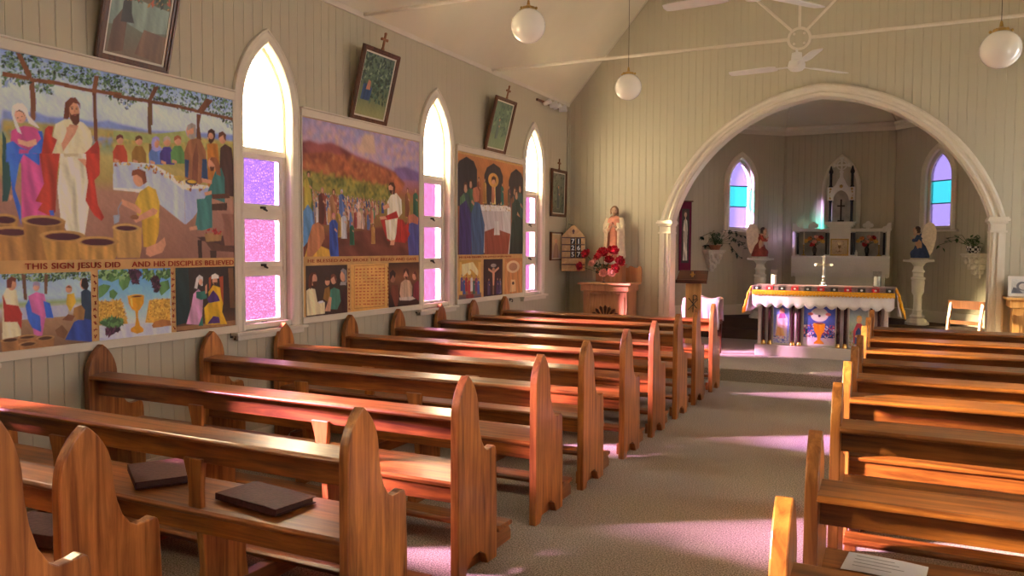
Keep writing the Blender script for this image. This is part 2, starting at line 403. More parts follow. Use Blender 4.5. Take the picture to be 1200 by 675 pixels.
mx=N(nt,'ShaderNodeMix',data_type='RGBA',blend_type='MULTIPLY'); mx.inputs['Factor'].default_value=1; r2=N(nt,'ShaderNodeValToRGB'); r2.color_ramp.elements[0].color=(.82,.82,.82,1); r2.color_ramp.elements[1].color=(1,1,1,1)
nt.links.new(n2.outputs['Fac'],r2.inputs['Fac']); nt.links.new(r.outputs['Color'],mx.inputs['A']); nt.links.new(r2.outputs['Color'],mx.inputs['B']); nt.links.new(mx.outputs['Result'],b.inputs['Base Color'])
b.inputs['Roughness'].default_value=.95; b.inputs['Specular IOR Level'].default_value=.1; b.inputs['Sheen Weight'].default_value=.2
bp=N(nt,'ShaderNodeBump'); bp.inputs['Strength'].default_value=.5; bp.inputs['Distance'].default_value=.006; nt.links.new(no.outputs['Fac'],bp.inputs['Height']); nt.links.new(bp.outputs['Normal'],b.inputs['Normal'])
plain('step_carpet',(.085,.06,.05),.95,var=.4,scale=90,bump=.4,spec=.1)
paint_mat('mural_paint',.5); paint_mat('print_paint',.3)
m,nt,b=newmat('globe_glass'); b.inputs['Base Color'].default_value=(.74,.70,.62,1); b.inputs['Roughness'].default_value=.12; b.inputs['Subsurface Weight'].default_value=.6; b.inputs['Subsurface Radius'].default_value=(.12,.11,.1); b.inputs['Coat Weight'].default_value=.6; b.inputs['Emission Color'].default_value=(1,.86,.68,1); b.inputs['Emission Strength'].default_value=.03
m,nt,b=newmat('clear_glass'); nt.nodes.remove(b); out=[x for x in nt.nodes if x.type=='OUTPUT_MATERIAL'][0]
t=N(nt,'ShaderNodeBsdfTransparent'); t.inputs[0].default_value=(.94,.95,.95,1); g=N(nt,'ShaderNodeBsdfGlossy'); g.inputs['Roughness'].default_value=.03; mm=N(nt,'ShaderNodeMixShader'); mm.inputs[0].default_value=.07; nt.links.new(t.outputs[0],mm.inputs[1]); nt.links.new(g.outputs[0],mm.inputs[2]); nt.links.new(mm.outputs[0],out.inputs['Surface'])
# coloured church glass
pane_mat('pane_pink',(.0285,.0142,.029),(.55,.18,.40),.004,True,48,.5)
pane_mat('pane_violet',(.024,.0125,.045),(.32,.17,.6),.004,True,48,.5)
pane_mat('pane_frost',(.026,.023,.016),(.80,.78,.70),.15,False)
pane_mat('apse_purple',(.026,.019,.050),(.30,.2,.5),.01,False)
pane_mat('apse_cyan',(.004,.040,.050),(.05,.4,.5),.01,False)
pane_mat('pane_clear',(.66,.66,.65),(.8,.8,.8),.02,False)
# ------------------------------------------------------------------ room shell
W=7.07; D=11.18; EV=3.73; AX=W/2; SL=1.17; YB=-4.2; TH=.16
RIDGE=EV+AX*SL
# windows along the side walls: centre y
WY=[-.25,2.29,4.83,7.37,9.89]
WW,WZ0,WZS,WZA=.26,.98,2.66,3.175
def whole(y): return [(u+y,z) for u,z in gothU(WW,WZ0,WZS,WZA)]
mb=MB().holed([(YB,-.1),(D,-.1),(D,EV+.02),(YB,EV+.02)],[whole(y) for y in WY],YZ,0,-TH); struct('wall_left',mb,'wall_boards_side')
mb=MB().holed([(YB,-.1),(D,-.1),(D,EV+.02),(YB,EV+.02)],[whole(y) for y in WY],YZ,W,W+TH); struct('wall_right',mb,'wall_boards_side')
# front wall with pointed chancel arch
CX,CZ,RI,RO=.18,1.39,2.21,2.36
def arch(r,n=18,zs=1.965):
    t0=PI-math.asin((zs-CZ)/r); t1=math.acos(-CX/r); L=[]
    for i in range(n+1):
        t=t0+(t1-t0)*i/n; L.append((AX+CX+r*math.cos(t),CZ+r*math.sin(t)))
    return L+[(2*AX-u,z) for u,z in L[-2::-1]]
ai=arch(RI); xl=ai[0][0]; xr=ai[-1][0]
outer=[(-.16,-.1),(xl,-.1)]+ai+[(xr,-.1),(W+.16,-.1),(W+.16,EV),(AX,RIDGE+.1),(-.16,EV)]
struct('wall_front',MB().prism(outer,XZ,D,D+.22),'wall_boards_front')
# back wall behind the camera with an open double doorway and two windows
struct('wall_back',MB().prism([(-.16,-.1),(W+.16,-.1),(W+.16,EV),(AX,RIDGE+.1),(-.16,EV)],XZ,YB,YB-.16),'wall_boards_front')
# floor, sanctuary, chancel steps
FX=.46; YS=9.70; AL,AR=1.15,2*AX-1.15
struct('floor',MB().box(-.16,W+.16,YB-1.2,YS+.3,-.1,0),'carpet')
struct('sanctuary_floor',MB().box(-.16,W+.16,YS,D,-.1,.15).box(AL,AR,D-.001,13.05,-.1,.15),'carpet',bevel=.012)
struct('chancel_step',MB().box(AL,AR,13.0,15.0,-.1,.305),'step_carpet',bevel=.01)
struct('chancel_floor',MB().box(AL,AR,13.3,15.0,-.1,FX),'step_carpet',bevel=.01)
# ceiling: two slopes, plaster panels
t=.06
struct('ceiling_left',MB().prism([(-.2,EV-.2*SL),(AX,RIDGE),(AX,RIDGE+t),(-.2,EV-.2*SL+t)],XZ,YB-.1,D),'ceiling_paint')
struct('ceiling_right',MB().prism([(W+.2,EV-.2*SL),(AX,RIDGE),(AX,RIDGE+t),(W+.2,EV-.2*SL+t)],XZ,YB-.1,D),'ceiling_paint')
# cornices and cover strips
struct('trim_1',MB().prism([(0,EV-.03),(.012,EV-.028),(.018,EV+.018),(0,EV+.005)],XZ,YB,D),'trim_paint')
struct('trim_2',MB().prism([(W,EV-.03),(W-.012,EV-.028),(W-.018,EV+.018),(W,EV+.005)],XZ,YB,D),'trim_paint')
for i,s in enumerate((1,-1)):
    p=lambda d,e:(AX-s*(AX-d),EV+d*SL-e)
    struct('trim_%d'%(3+i),MB().prism([p(0,.0),p(AX,.0),p(AX,.02),p(0,.02)],XZ,D-.02,D),'trim_paint')
struct('trim_6',MB().box(0,.03,D-.03,D,0,EV-.05).box(0,.018,D-.075,D-.03,0,EV-.05),'wall_paint')
# baseboards
mb=MB().box(0,.02,YB,D,0,.16); struct('baseboard_left',mb,'trim_paint',bevel=.004)
mb=MB().box(W-.02,W,YB,D,0,.16); struct('baseboard_right',mb,'trim_paint',bevel=.004)
mb=MB().box(.02,xl-.12,D-.02,D,.15,.33).box(xr+.12,W-.02,D-.02,D,.15,.33); struct('baseboard_front',mb,'trim_paint',bevel=.004)
# chancel arch moulding (stepped, swept round the arch) and pilasters
prof=[(RI,.0),(RI,-.05),(RI+.03,-.065),(RI+.05,-.045),(RI+.075,-.045),(RI+.095,-.075),(RI+.125,-.08),(RI+.15,-.055),(RI+.155,0)]
paths=[[(u,D+dy-.001,z) for u,z in arch(r)] for r,dy in prof]
mb=MB().sweep(paths); mb.prism(arch(RI-.008)+arch(RI+.03)[::-1],XZ,D-.012,D+.23)
struct('trim_7',mb,'trim_paint')
mb=MB()
for s,x in ((1,xl),(-1,xr)):
    a=lambda u:x-s*u
    for (u0,u1,dy,z0,z1) in ((-.008,.155,.06,.15,1.965),(.02,.05,.075,.45,1.80),(.075,.135,.085,.45,1.80),(-.012,.165,.08,.15,.42)):
        mb.box(min(a(u0),a(u1)),max(a(u0),a(u1)),D-dy,D+.23 if u0<=0 else D,z0,z1)
    for z0,z1,e in ((1.80,1.825,.015),(1.91,1.935,.02),(1.935,1.97,.04),(1.97,1.99,.028)):
        mb.box(min(a(-e),a(.155+e)),max(a(-e),a(.155+e)),D-.07-e,D+.22+e,z0,z1)
struct('trim_8',mb,'trim_paint',bevel=.004)
# apse: angled walls
YA=14.6; XA,XB=2.66,2*AX-2.66; yk=YA-(XA-AL)
ang=math.sqrt(2)*(XA-AL)
AH=3.55
AWZ0,AWZS,AWZA=1.93,2.72,3.13; AWW=.235
sL=(2.04-AL)*math.sqrt(2)
LW=lambda u,v,w:(AL+u*.70711-w*.70711, yk+u*.70711+w*.70711, v)       # along the left angled wall; w outward
RWf=lambda u,v,w:(2*AX-(AL+u*.70711-w*.70711), yk+u*.70711+w*.70711, v)
hole=[(sL+u,z) for u,z in gothU(AWW,AWZ0,AWZS,AWZA)]
for nm,f,mt in (('wall_chancel_left',LW,'wall_boards_angle'),('wall_chancel_right',RWf,'wall_boards_angle_right')):
    mb=MB().holed([(0,0),(ang,0),(ang,AH+.6),(0,AH+.6)],[hole],f,0,.12); struct(nm,mb,mt)
struct('wall_chancel_back',MB().box(XA-.1,XB+.1,YA,YA+.12,0,AH+.6),'wall_boards_front')
struct('wall_chancel_side_left',MB().box(AL-.1,AL,D+.1,yk+.05,0,AH+.6),'wall_boards_side')
struct('wall_chancel_side_right',MB().box(AR,AR+.1,D+.1,yk+.05,0,AH+.6),'wall_boards_side')
# apse cornice and faceted ceiling
co=[(AL,D+.2),(AL,yk),(XA,YA),(XB,YA),(AR,yk),(AR,D+.2)]
def inset(d): k=d*.4142; return [(AL+d,D+.2),(AL+d,yk-k),(XA+k,YA-d),(XB-k,YA-d),(AR-d,yk-k),(AR-d,D+.2)]
paths=[[(x,y,z) for x,y in inset(d)] for d,z in ((0,AH),(.03,AH+.0),(.045,AH+.06),(.09,AH+.09),(.1,AH+.13),(0,AH+.13))]
struct('trim_9',MB().sweep(paths),'trim_paint')
top=[(AX,D+.25,AH+.95)]
mb=MB(); c=inset(.0); V=[(x,y,AH+.11) for x,y in c]+[(AX-.35,12.4,AH+.85),(AX+.35,12.4,AH+.85),(AX-.35,D+.2,AH+.85),(AX+.35,D+.2,AH+.85)]
mb.quads(V,[(0,1,6,8),(1,2,6),(2,3,7,6),(3,4,7),(4,5,9,7),(6,7,9,8)]); struct('ceiling_chancel',mb,'ceiling_paint')
mb=MB()
for a,b in ((2,6),(3,7),(1,6),(4,7)): mb.tube([Vector(V[a])-Vector((0,0,.005)),Vector(V[b])-Vector((0,0,.005))],.02,6)
struct('trim_10',mb,'ceiling_paint')
paths=[[(x,y,z) for x,y in inset(d)] for d,z in ((.02,FX),(.02,FX+.17),(0,FX+.18))]
struct('baseboard_chancel',MB().sweep(paths),'trim_paint')
struct('trim_11',MB().prism([(XA,FX),(XA+.02,FX),(XA+.02,AH),(XA,AH)],lambda u,v,w:(u,w,v),YA-.012,YA).prism([(XB-.02,FX),(XB,FX),(XB,AH),(XB-.02,AH)],lambda u,v,w:(u,w,v),YA-.012,YA),'wall_paint')
# blind pointed niche on the back wall of the apse
NX=3.59; g0=gothU(.24,1.9,2.62,3.12); g1=gothU(.24,1.9,2.62,3.12,.06)
mb=MB().sweep([[(NX+u,YA-d,z) for u,z in gothU(.24,1.9,2.62,3.12,o)] for o,d in ((0,0),(0,.03),(.02,.04),(.05,.04),(.065,.025),(.07,0))]); struct('trim_12',mb,'trim_paint')
# ------------------------------------------------------------------ windows
def casing(f,w,z0,zs,za,cw,wd):
    """swept moulding of width cw around a pointed opening; f(u,v,w)"""
    pr=((0,.0),(0,-.018),(.012,-.03),(.3*cw,-.032),(.45*cw,-.024),(.8*cw,-.024),(.9*cw,-.034),(cw,-.03),(cw,0))
    return MB().sweep([[f(u,v,d) for u,v in gothU(w,z0,zs,za,o)] for o,d in pr])
def nave_window(name,y,side,clear=False):
    s=1 if side=='l' else -1; x0=0 if side=='l' else W
    f=lambda u,v,w:(x0-s*w,y+u,v)          # w positive = outward
    rt=sroot(name,(x0,y,WZ0))
    casing(f,WW,WZ0-.04,WZS,WZA,.1,0).build('casing','trim_paint',rt)
    mb=MB(); b=lambda u0,u1,w0,w1,z0,z1: mb.prism([(u0,z0),(u1,z0),(u1,z1),(u0,z1)],f,w0,w1)
    b(-.40,.40,-.075,0,WZ0-.062,WZ0-.035); b(-.37,.37,-.05,0,WZ0-.1,WZ0-.062); b(-WW+.001,WW-.001,-.012,.06,WZ0-.03,WZ0+.012); mb.build('sill','trim_paint',rt,bevel=.006)
    # fixed frame: stiles, transom and pointed head
    mb=MB(); mb.prism(gothU(WW,WZ0-.03,WZS,WZA,-.001)+gothU(WW,WZ0-.03,WZS,WZA,-.03)[::-1],f,.04,.12)
    mb.prism([(-WW,2.315),(WW,2.315),(WW,2.365),(-WW,2.365)],f,.035,.13)
    mb.prism([(-WW,WZ0-.04),(WW,WZ0-.04),(WW,WZ0-.005),(-WW,WZ0-.005)],f,-.0,.14)
    for q in (1.417,1.87): mb.prism([(-WW,q-.022),(WW,q-.022),(WW,q+.022),(-WW,q+.022)],f,.055,.12)
    mb.build('frame','trim_paint',rt,bevel=.004)
    # pointed fixed light
    mb=MB(); top=[p for p in gothU(WW,2.36,WZS,WZA,-.018)]; top[0]=(top[0][0],2.355); top[-1]=(top[-1][0],2.355)
    mb.prism(top,f,.075,.08); mb.build('arched_pane','pane_clear' if clear else 'pane_frost',rt)
    for k,(z0,z1,mt) in enumerate(((.97,1.405,'pane_pink'),(1.43,1.855,'pane_pink'),(1.885,2.325,'pane_violet' if y==4.83 else 'pane_pink'))):
        sm=MB(); u=WW-.022; fw=.045
        sm.holed([(-u,z0),(u,z0),(u,z1),(-u,z1)],[[(-u+fw,z0+fw),(u-fw,z0+fw),(u-fw,z1-fw),(-u+fw,z1-fw)]],f,.05,.085)
        sash=sm.build('sash','trim_paint',rt,bevel=.004)
        pm=MB().prism([(-u+fw-.005,z0+fw-.005),(u-fw+.005,z0+fw-.005),(u-fw+.005,z1-fw+.005),(-u+fw-.005,z1-fw+.005)],f,.065,.07)
        pm.build('pane','pane_clear' if clear else mt,sash)
        lm=MB(); lm.prism([(-.022,z0+.008),(.022,z0+.008),(.022,z0+.026),(-.022,z0+.026)],f,.03,.052); lm.prism([(-.006,z0+.0),(.03,z0-.012),(.034,z0-.004),(.0,z0+.02)],f,.022,.034); lm.build('latch','dark_metal',sash)
    return rt
k=1
for y in (4.83,7.37,9.89,2.29,-.25): nave_window('window_%d'%k,y,'l'); k+=1
for y in (9.89,7.37,4.83,2.29,-.25): nave_window('window_%d'%k,y,'r',clear=True); k+=1
for f,nm in ((LW,'window_%d'%k),(RWf,'window_%d'%(k+1))):
    g=lambda u,v,w,f=f:f(sL+u,v,w); o=f(sL,AWZ0,0); rt=sroot(nm,o)
    casing(g,AWW,AWZ0-.03,AWZS,AWZA,.1,0).build('casing','trim_paint',rt)
    mb=MB(); mb.prism([(-.38,AWZ0-.06),(.38,AWZ0-.06),(.38,AWZ0-.03),(-.38,AWZ0-.03)],g,-.06,0); mb.build('sill','trim_paint',rt,bevel=.006)
    mb=MB(); mb.prism(gothU(AWW,AWZ0-.03,AWZS,AWZA,-.001)+gothU(AWW,AWZ0-.03,AWZS,AWZA,-.045)[::-1],g,.03,.09); mb.prism([(-AWW,AWZ0-.03),(AWW,AWZ0-.03),(AWW,AWZ0+.03),(-AWW,AWZ0+.03)],g,.03,.09); mb.build('frame','trim_paint',rt,bevel=.004)
    z1,z2=2.31,2.66
    mb=MB(); mb.prism([(-AWW,z1-.008),(AWW,z1-.008),(AWW,z1+.008),(-AWW,z1+.008)],g,.045,.07); mb.prism([(-AWW,z2-.008),(AWW,z2-.008),(AWW,z2+.008),(-AWW,z2+.008)],g,.045,.07); mb.build('glazing_bar','dark_metal',rt)
    u=AWW-.04
    for z0,zz,mt in ((AWZ0,z1,'apse_purple'),(z1,z2,'apse_cyan')): MB().prism([(-u,z0),(u,z0),(u,zz),(-u,zz)],g,.055,.06).build('pane',mt,rt)
    top=gothU(AWW,z2,AWZS,AWZA,-.04); MB().prism(top,g,.055,.06).build('pane','apse_purple',rt)
k+=2
# ------------------------------------------------------------------ tie rods
def tierod(y,label,zr=3.735):
    t=thing('tie_rod',label,'tie rod',(AX,y,zr)); 
    MB().tube([(.0,y,zr),(AX-.105,y,zr)],.018,8).tube([(AX+.105,y,zr),(W,y,zr)],.018,8).build('rod','cream_metal',t,smooth=True)
    M=Matrix.Rotation(PI/2,4,'X'); mb=MB().torus((AX,y,zr),.105,.014,M)
    for a in range(4): mb.ball((AX+.07*math.cos(a*PI/2+.785),y,zr+.07*math.sin(a*PI/2+.785)),.014,seg=8)
    mb.build('ring','cream_metal',t,smooth=True)
    for s in (-1,1):
        d=1.62; MB().tube([(AX+s*.07,y,zr+.08),(AX+s*d,y,zr+.08+d-.07)],.014,8).build('brace','cream_metal',t,smooth=True)
    MB().tube([(AX,y,zr+.1),(AX,y,RIDGE)],.014,8).build('king_rod','cream_metal',t,smooth=True)
tierod(8.66,'painted iron tie rod with a ring spanning above the chancel arch'); tierod(6.1,'painted iron tie rod across the top edge of the nave, nearer the camera')
# ------------------------------------------------------------------ ceiling fans
def fan(x,y,z,top,rz,label):
    t=thing('ceiling_fan',label,'ceiling fan',(x,y,z),0,'white ceiling fans')
    MB().tube([(x,y,z+.1),(x,y,top)],.012,10).build('down_rod','white_plastic',t,smooth=True)
    MB().lathe([(.02,.13),(.05,.12),(.055,.05),(.075,.04),(.085,0),(.085,-.03),(.06,-.055),(.02,-.065),(.001,-.066)][::-1],(x,y,z),24).build('motor_housing','white_plastic',t,smooth=True)
    for k in range(3):
        a=rz+k*2*PI/3; M=Matrix.Translation((x,y,z-.012))@Matrix.Rotation(a,4,'Z')@Matrix.Rotation(R(10),4,'X')
        mb=MB(); pts=[(.2,-.05),(.26,-.068),(.63,-.062),(.69,-.05),(.70,0),(.69,.05),(.63,.062),(.26,.068),(.2,.05)]
        mb.prism(pts,lambda u,v,w:M@Vector((u,v,w)),-.004,.004); bl=mb.build('blade','white_plastic',t,bevel=.002)
        mb=MB().box(.06,.24,-.018,.018,-.007,.0,M); mb.build('blade_arm','white_plastic',bl,bevel=.002)
    return t
fan(AX-.02,8.66,3.47,3.64,R(52),'small three-bladed white ceiling fan hanging below the tie-rod ring before the arch')
fan(AX-.03,6.1,3.475,3.64,R(54),'white ceiling fan cut by the top edge, only two blades showing')
# ------------------------------------------------------------------ globe lamps
def globe(x,y,z,label):
    t=thing('pendant_lamp',label,'pendant lamp',(x,y,z),0,'milk glass globe pendants'); r=.14
    MB().ball((x,y,z),r,seg=32).build('globe','globe_glass',t,smooth='all')
    mb=MB().lathe([(.055,.125),(.06,.132),(.057,.148),(.03,.156),(.014,.17),(.01,.20),(.005,.21)],(x,y,z),20)
    for a in range(6): mb.ball((x+.07*math.cos(a*PI/3),y+.07*math.sin(a*PI/3),z+.135),.012,seg=8)
    mb.build('gallery','brass',t,smooth=True)
    zt=EV+SL*(AX-abs(x-AX))-.01
    MB().tube([(x,y,z+.2),(x,y,zt)],.0025,6).build('cord','dark_metal',t,smooth=True)
    MB().lathe([(.05,-.03),(.045,-.01),(.03,.0),(.001,.03)],(x,y,zt),16).build('ceiling_rose','brass',t,smooth=True)
globe(1.73,6.0,3.41,'round white glass globe lamp nearest the murals and the camera')
globe(1.88,8.2,3.30,'round white glass globe lamp in front of the panelled wall left of the arch')
globe(5.15,7.0,3.09,'round white glass globe lamp hanging right of the arch')
ART={'cana':{'w':1790,'h':1170,'y':2.67,'z':1.51,'r':5,'o':[('G',[0,420,500,640,700,745,800,1000,1170],[9068364,11041378,10850128,12167264,9083498,8229045,12174556,13226730,9414360],0),
('P',[92,837,180,831,282,852,357,837,535,853,653,848,750,873,846,859,845,819,89,748],8031672,0.3),
('P',[89,783,845,825,843,773,88,720],11049560,0.4),
('S',[89,748,843,796,842,706,87,660],[12757338,9407045,11899455,8226128],[260,14,3]),
('P',[784,863,866,860,1067,851,1349,881,1804,917,1803,807,782,800],8031672,-0.4),
('P',[782,819,1220,845,1804,870,1798,510,1214,626,778,634],11575896,-0.6),
('S',[782,807,1804,857,1803,779,781,740],[12757338,9407045,11899455,8226128],[150,14,13]),
('B',3,0,0),
('P',[246,1026,276,1031,285,917,278,804,250,800,252,912],8014384,0.4),
('P',[643,1051,669,1051,673,731,649,728],7159848,0.4),
('S',[100,1168,853,1168,850,1045,754,1006,706,1063,540,1071,407,1071,382,974,297,960,277,1017,95,964],[3099196,5073733,8033392,10466480,2570286,9085112,6061386],[700,15,5]),
('S',[790,1159,1104,1156,1420,1175,1791,1171,1796,946,1713,978,1660,1025,1451,1035,1351,1006,1271,1033,1117,1046,1071,1039,968,1034,911,988,869,957,788,1027],[3099196,5073733,8033392,10466480,2570286,9085112,6061386],[700,14,6]),
('P',[97,1047,246,1051,252,1027,96,1022],8210988,0.5),
('P',[175,1166,205,1167,262,1065,262,1034,237,1039],8210988,0.5),
('P',[252,1043,406,1055,587,1047,850,1061,850,1035,585,1026,405,1030,252,1022],8210988,0.5),
('P',[660,1136,690,1136,669,1023,639,1030],8210988,0.5),
('P',[789,1046,1042,1053,1304,1057,1519,1047,1798,1043,1796,1019,1519,1025,1303,1034,1042,1030,788,1022],7357482,0.5),
('P',[1045,1034,1079,1034,1080,889,1068,888,1073,788,1081,663,1048,660,1048,785,1039,884],6965804,0.5),
('P',[1096,1148,1134,1150,1095,1079,1056,1023,1039,1033],6963240,0.5),
('P',[1451,1021,1493,1021,1474,945,1490,839,1447,833],6963240,0.5),
('P',[1538,1142,1607,1140,1493,1021,1451,1035],6963240,0.5),
('P',[782,813,1067,825,1349,888,1380,813,1065,763,782,776],10134366,0.3),
('P',[778,615,776,680,804,726,854,732,881,686,882,619],12076332,0.6),
('E',[830,761,25,29],13209451,0),
('P',[802,756,805,783,830,797,851,791,857,768,835,777],6958120,0.3),
('P',[786,639,820,631,819,615,785,619],13209451,0),
('P',[917,623,914,690,944,736,996,741,1024,696,1025,627],9069608,0.6),
('E',[970,772,28,29],13209451,0),
('P',[942,767,945,793,971,809,994,803,1000,780,976,788],5913632,0.3),
('P',[925,647,960,639,960,623,923,627],13209451,0),
('P',[1048,628,1045,698,1076,744,1130,751,1160,704,1161,634],6060208,0.6),
('E',[1103,781,29,29],13209451,0),
('P',[1073,776,1077,804,1104,820,1128,813,1134,789,1109,800],10128064,0.3),
('P',[1056,655,1093,646,1093,630,1055,634],13209451,0),
('P',[1135,638,1132,707,1164,755,1220,761,1250,712,1252,642],4864640,0.6),
('E',[1192,792,30,31],13209451,0),
('P',[1161,787,1165,815,1193,832,1218,824,1224,800,1199,811],11575440,0.3),
('P',[1143,663,1182,655,1181,638,1143,642],13209451,0),
('P',[1224,652,1221,723,1253,772,1311,779,1341,730,1344,658],6064714,0.6),
('E',[1283,809,30,30],13209451,0),
('P',[1251,804,1254,833,1283,849,1309,841,1315,817,1289,828],10508858,0.3),
('P',[1232,679,1272,670,1271,652,1232,656],13209451,0),
('P',[1066,768,1074,795,1104,803,1117,768,1159,736,1101,716,1072,726],10853064,0.5),
('E',[1108,764,18,23],13209451,0),
('P',[1541,819,1576,829,1638,829,1654,694,1650,499,1544,493],12088364,0.6),
('E',[1578,870,32,37],13209451,0),
('P',[1546,873,1552,914,1583,934,1615,922,1618,881,1602,845,1576,823,1554,840,1559,864],4860956,0.3),
('E',[1578,880,24,23],13209451,0),
('P',[1665,805,1711,839,1775,817,1791,707,1796,459,1686,453,1652,611],4861992,0.6),
('E',[1686,873,33,37],13209451,0),
('P',[1647,873,1654,914,1690,929,1722,909,1719,861,1702,878,1694,902],6962212,0.3),
('P',[1338,741,1372,819,1413,844,1480,845,1530,763,1545,561,1440,513,1341,558],9723966,0.6),
('P',[1341,690,1378,687,1367,561,1339,571],2901608,0.5),
('P',[1496,706,1538,710,1545,561,1484,555],2901608,0.5),
('P',[1411,710,1447,821,1461,716,1450,539,1399,537],8014388,0.5),
('E',[1400,888,42,51],13209451,0),
('P',[1365,889,1368,929,1408,950,1443,940,1445,881,1431,843,1394,833,1373,849,1384,873,1397,868,1423,877,1421,921],10129540,0.4),
('P',[778,610,903,627,1078,631,1341,531,1544,519,1570,494,1341,479,1326,425,774,441],14276826,0.2),
('P',[778,610,903,627,1070,619,1066,461,774,453],11844818,0.35),
('P',[1070,619,1331,472,1336,235,1065,403],12239060,0.35),
('P',[1331,479,1578,509,1543,437,1403,282,1339,235],10989254,0.35),
('S',[778,615,931,631,1138,611,1341,558,1578,494,1373,475,1137,567,931,599,778,595],[11565616,9062956,14272656,6978106,13214282],[60,15,9]),
('E',[1293,554,43,19],11901512,0),
('E',[1394,534,51,20],3813440,0),
('E',[1400,538,40,12],13674552,0),
('P',[1439,419,1578,433,1581,221,1485,197,1418,203,1445,338],4160112,0.6),
('P',[1570,535,1617,635,1671,660,1703,587,1703,405,1578,433,1506,415],3961960,0.6),
('E',[1586,680,39,46],13209451,0),
('P',[1562,712,1583,731,1626,730,1657,679,1666,598,1625,609,1609,675,1583,700],9065008,0.4),
('P',[1561,658,1607,662,1599,631,1572,628],5911584,0),
('P',[1485,570,1580,563,1580,535,1493,541],13209451,0),
('P',[1508,470,1578,488,1578,461,1517,447],13209451,0),
('P',[1368,217,1435,231,1443,203,1376,195],13209451,0),
('P',[1578,461,1745,478,1750,443,1586,427],6043686,0.3),
('P',[1577,391,1722,407,1721,351,1578,344],4992802,0.3),
('P',[1434,149,1791,169,1799,68,1485,123],4861992,0.3),
('P',[1442,129,1480,129,1482,-12,1448,-12],3810847,0),
('P',[1553,54,1615,54,1613,-14,1560,-14],3810847,0),
('P',[1501,129,1799,68,1799,40,1570,54],5913130,0.2),
('P',[1503,177,1671,187,1661,125,1519,117],10517064,0.5),
('S',[1521,211,1663,215,1671,173,1511,171],[10497064,9052196,12076088],[18,16,11]),
('P',[1665,326,1795,324,1802,211,1791,90,1697,90,1677,181,1690,250],9067592,0.5),
('P',[933,365,970,441,1037,484,1096,463,1125,375,1115,266,980,256,945,292],13215290,0.6),
('P',[980,262,1123,274,1113,171,1073,68,991,80],12752943,0.6),
('E',[964,529,44,56],13209451,0),
('P',[911,537,915,574,966,591,1016,577,1027,509,1000,488,987,530,951,551],8011816,0.4),
('P',[835,385,940,354,982,318,967,292,827,354],13209451,0.2),
('P',[915,260,1071,340,1109,324,1093,298,937,236],13209451,0.2),
('P',[1012,74,1104,106,1159,145,1170,94,1141,42,1042,12,1008,30],13209451,0.2),
('P',[769,213,866,234,980,205,976,68,960,6,792,8,766,104],11897416,0.7),
('E',[865,201,103,26],12753496,0),
('E',[865,199,78,16],4856354,0),
('P',[770,278,819,286,811,238,776,223],10002596,0),
('L',[811,274,806,322,834,367],8948368,8),
('E',[926,272,32,16],9067066,0),
('P',[88,720,108,683,108,550,84,547],2379850,0.5),
('P',[84,595,124,599,129,421,107,332,78,328],2379850,0.5),
('P',[117,371,137,363,127,338,115,340],13209451,0),
('P',[137,726,163,744,209,764,270,764,306,748,326,688,313,565,123,546],12601984,0.5),
('P',[108,652,145,672,185,643,236,627,310,703,290,745,317,749,326,688,313,570,103,550],3827912,0.7),
('P',[180,631,236,627,213,555,173,551],12076156,0.4),
('E',[189,820,36,44],14197892,0),
('P',[141,825,147,865,177,888,206,889,232,864,241,829,292,776,302,760,240,784,218,837,191,849,165,844,157,817,183,752,197,714,173,726,159,757],15000298,0.4),
('P',[172,686,226,678,278,699,284,668,236,647,176,659],14197892,0.2),
('P',[165,833,181,843,205,840,217,817,209,843,185,852],3811876,0),
('E',[176,804,4,3],4204576,0),
('E',[200,816,4,3],4204576,0),
('P',[183,792,197,796,193,788],11553354,0),
('P',[189,606,341,623,374,242,184,225],13127816,0.8),
('P',[109,598,205,607,177,545,149,403,181,304,179,205,160,274,137,363,128,451,121,539],3828424,0.8),
('P',[195,607,225,590,296,546,298,618],3432636,0.6),
('P',[371,571,382,736,399,801,455,836,512,849,581,833,627,791,637,727,599,593],14734504,0.4),
('P',[302,569,314,647,334,761,355,785,387,784,375,726,407,710,379,634,367,575],11547684,0.8),
('P',[528,613,589,655,673,741,685,688,681,601,540,587],11021348,0.8),
('P',[488,813,546,812,520,755,486,708,439,639,418,659,453,726],13209451,0.2),
('P',[395,676,430,702,445,640,439,609,383,593,373,623],13944472,0.4),
('E',[516,894,39,61],13144168,0),
('P',[450,840,463,937,498,972,532,978,559,946,560,909,548,940,515,945,491,914,488,856,478,841],6960160,0.5),
('P',[488,888,502,869,519,877,536,880,554,886,552,833,532,809,512,816,492,847],5909532,0.4),
('E',[506,906,6,5],3678234,0),
('E',[536,910,7,4],3678234,0),
('P',[519,902,528,905,531,885,518,884],12089944,0),
('P',[512,873,536,876,527,866],10111552,0),
('L',[496,914,514,920],4203546,4),
('L',[530,921,546,922],4203546,4),
('P',[468,791,483,797,511,793,516,776,492,740,470,748],13671028,0.2),
('P',[427,631,589,648,607,455,604,324,570,145,472,143,418,231,401,419],14866612,0.9),
('P',[445,634,542,643,540,627,450,613],12891274,0),
('P',[298,618,423,631,403,503,386,284,353,256,278,290,306,332,265,340,320,445,310,506],11810852,0.9),
('P',[535,611,588,616,609,575,587,567],13209451,0),
('P',[600,650,685,659,681,526,644,490,665,338,706,264,687,240,639,272,616,304,581,362,601,477,587,573],11678242,0.9),
('P',[347,292,375,294,377,262,353,262],3824304,0),
('P',[18,229,164,234,153,143,133,-6,35,-5,23,141],11041340,0.9),
('E',[89,231,75,30],12159562,0),
('E',[89,227,59,20],4855328,0),
('P',[18,161,241,165,228,74,209,-7,40,-5,26,74],11566656,0.9),
('E',[127,163,114,30],12159562,0),
('E',[127,159,89,20],4855328,0),
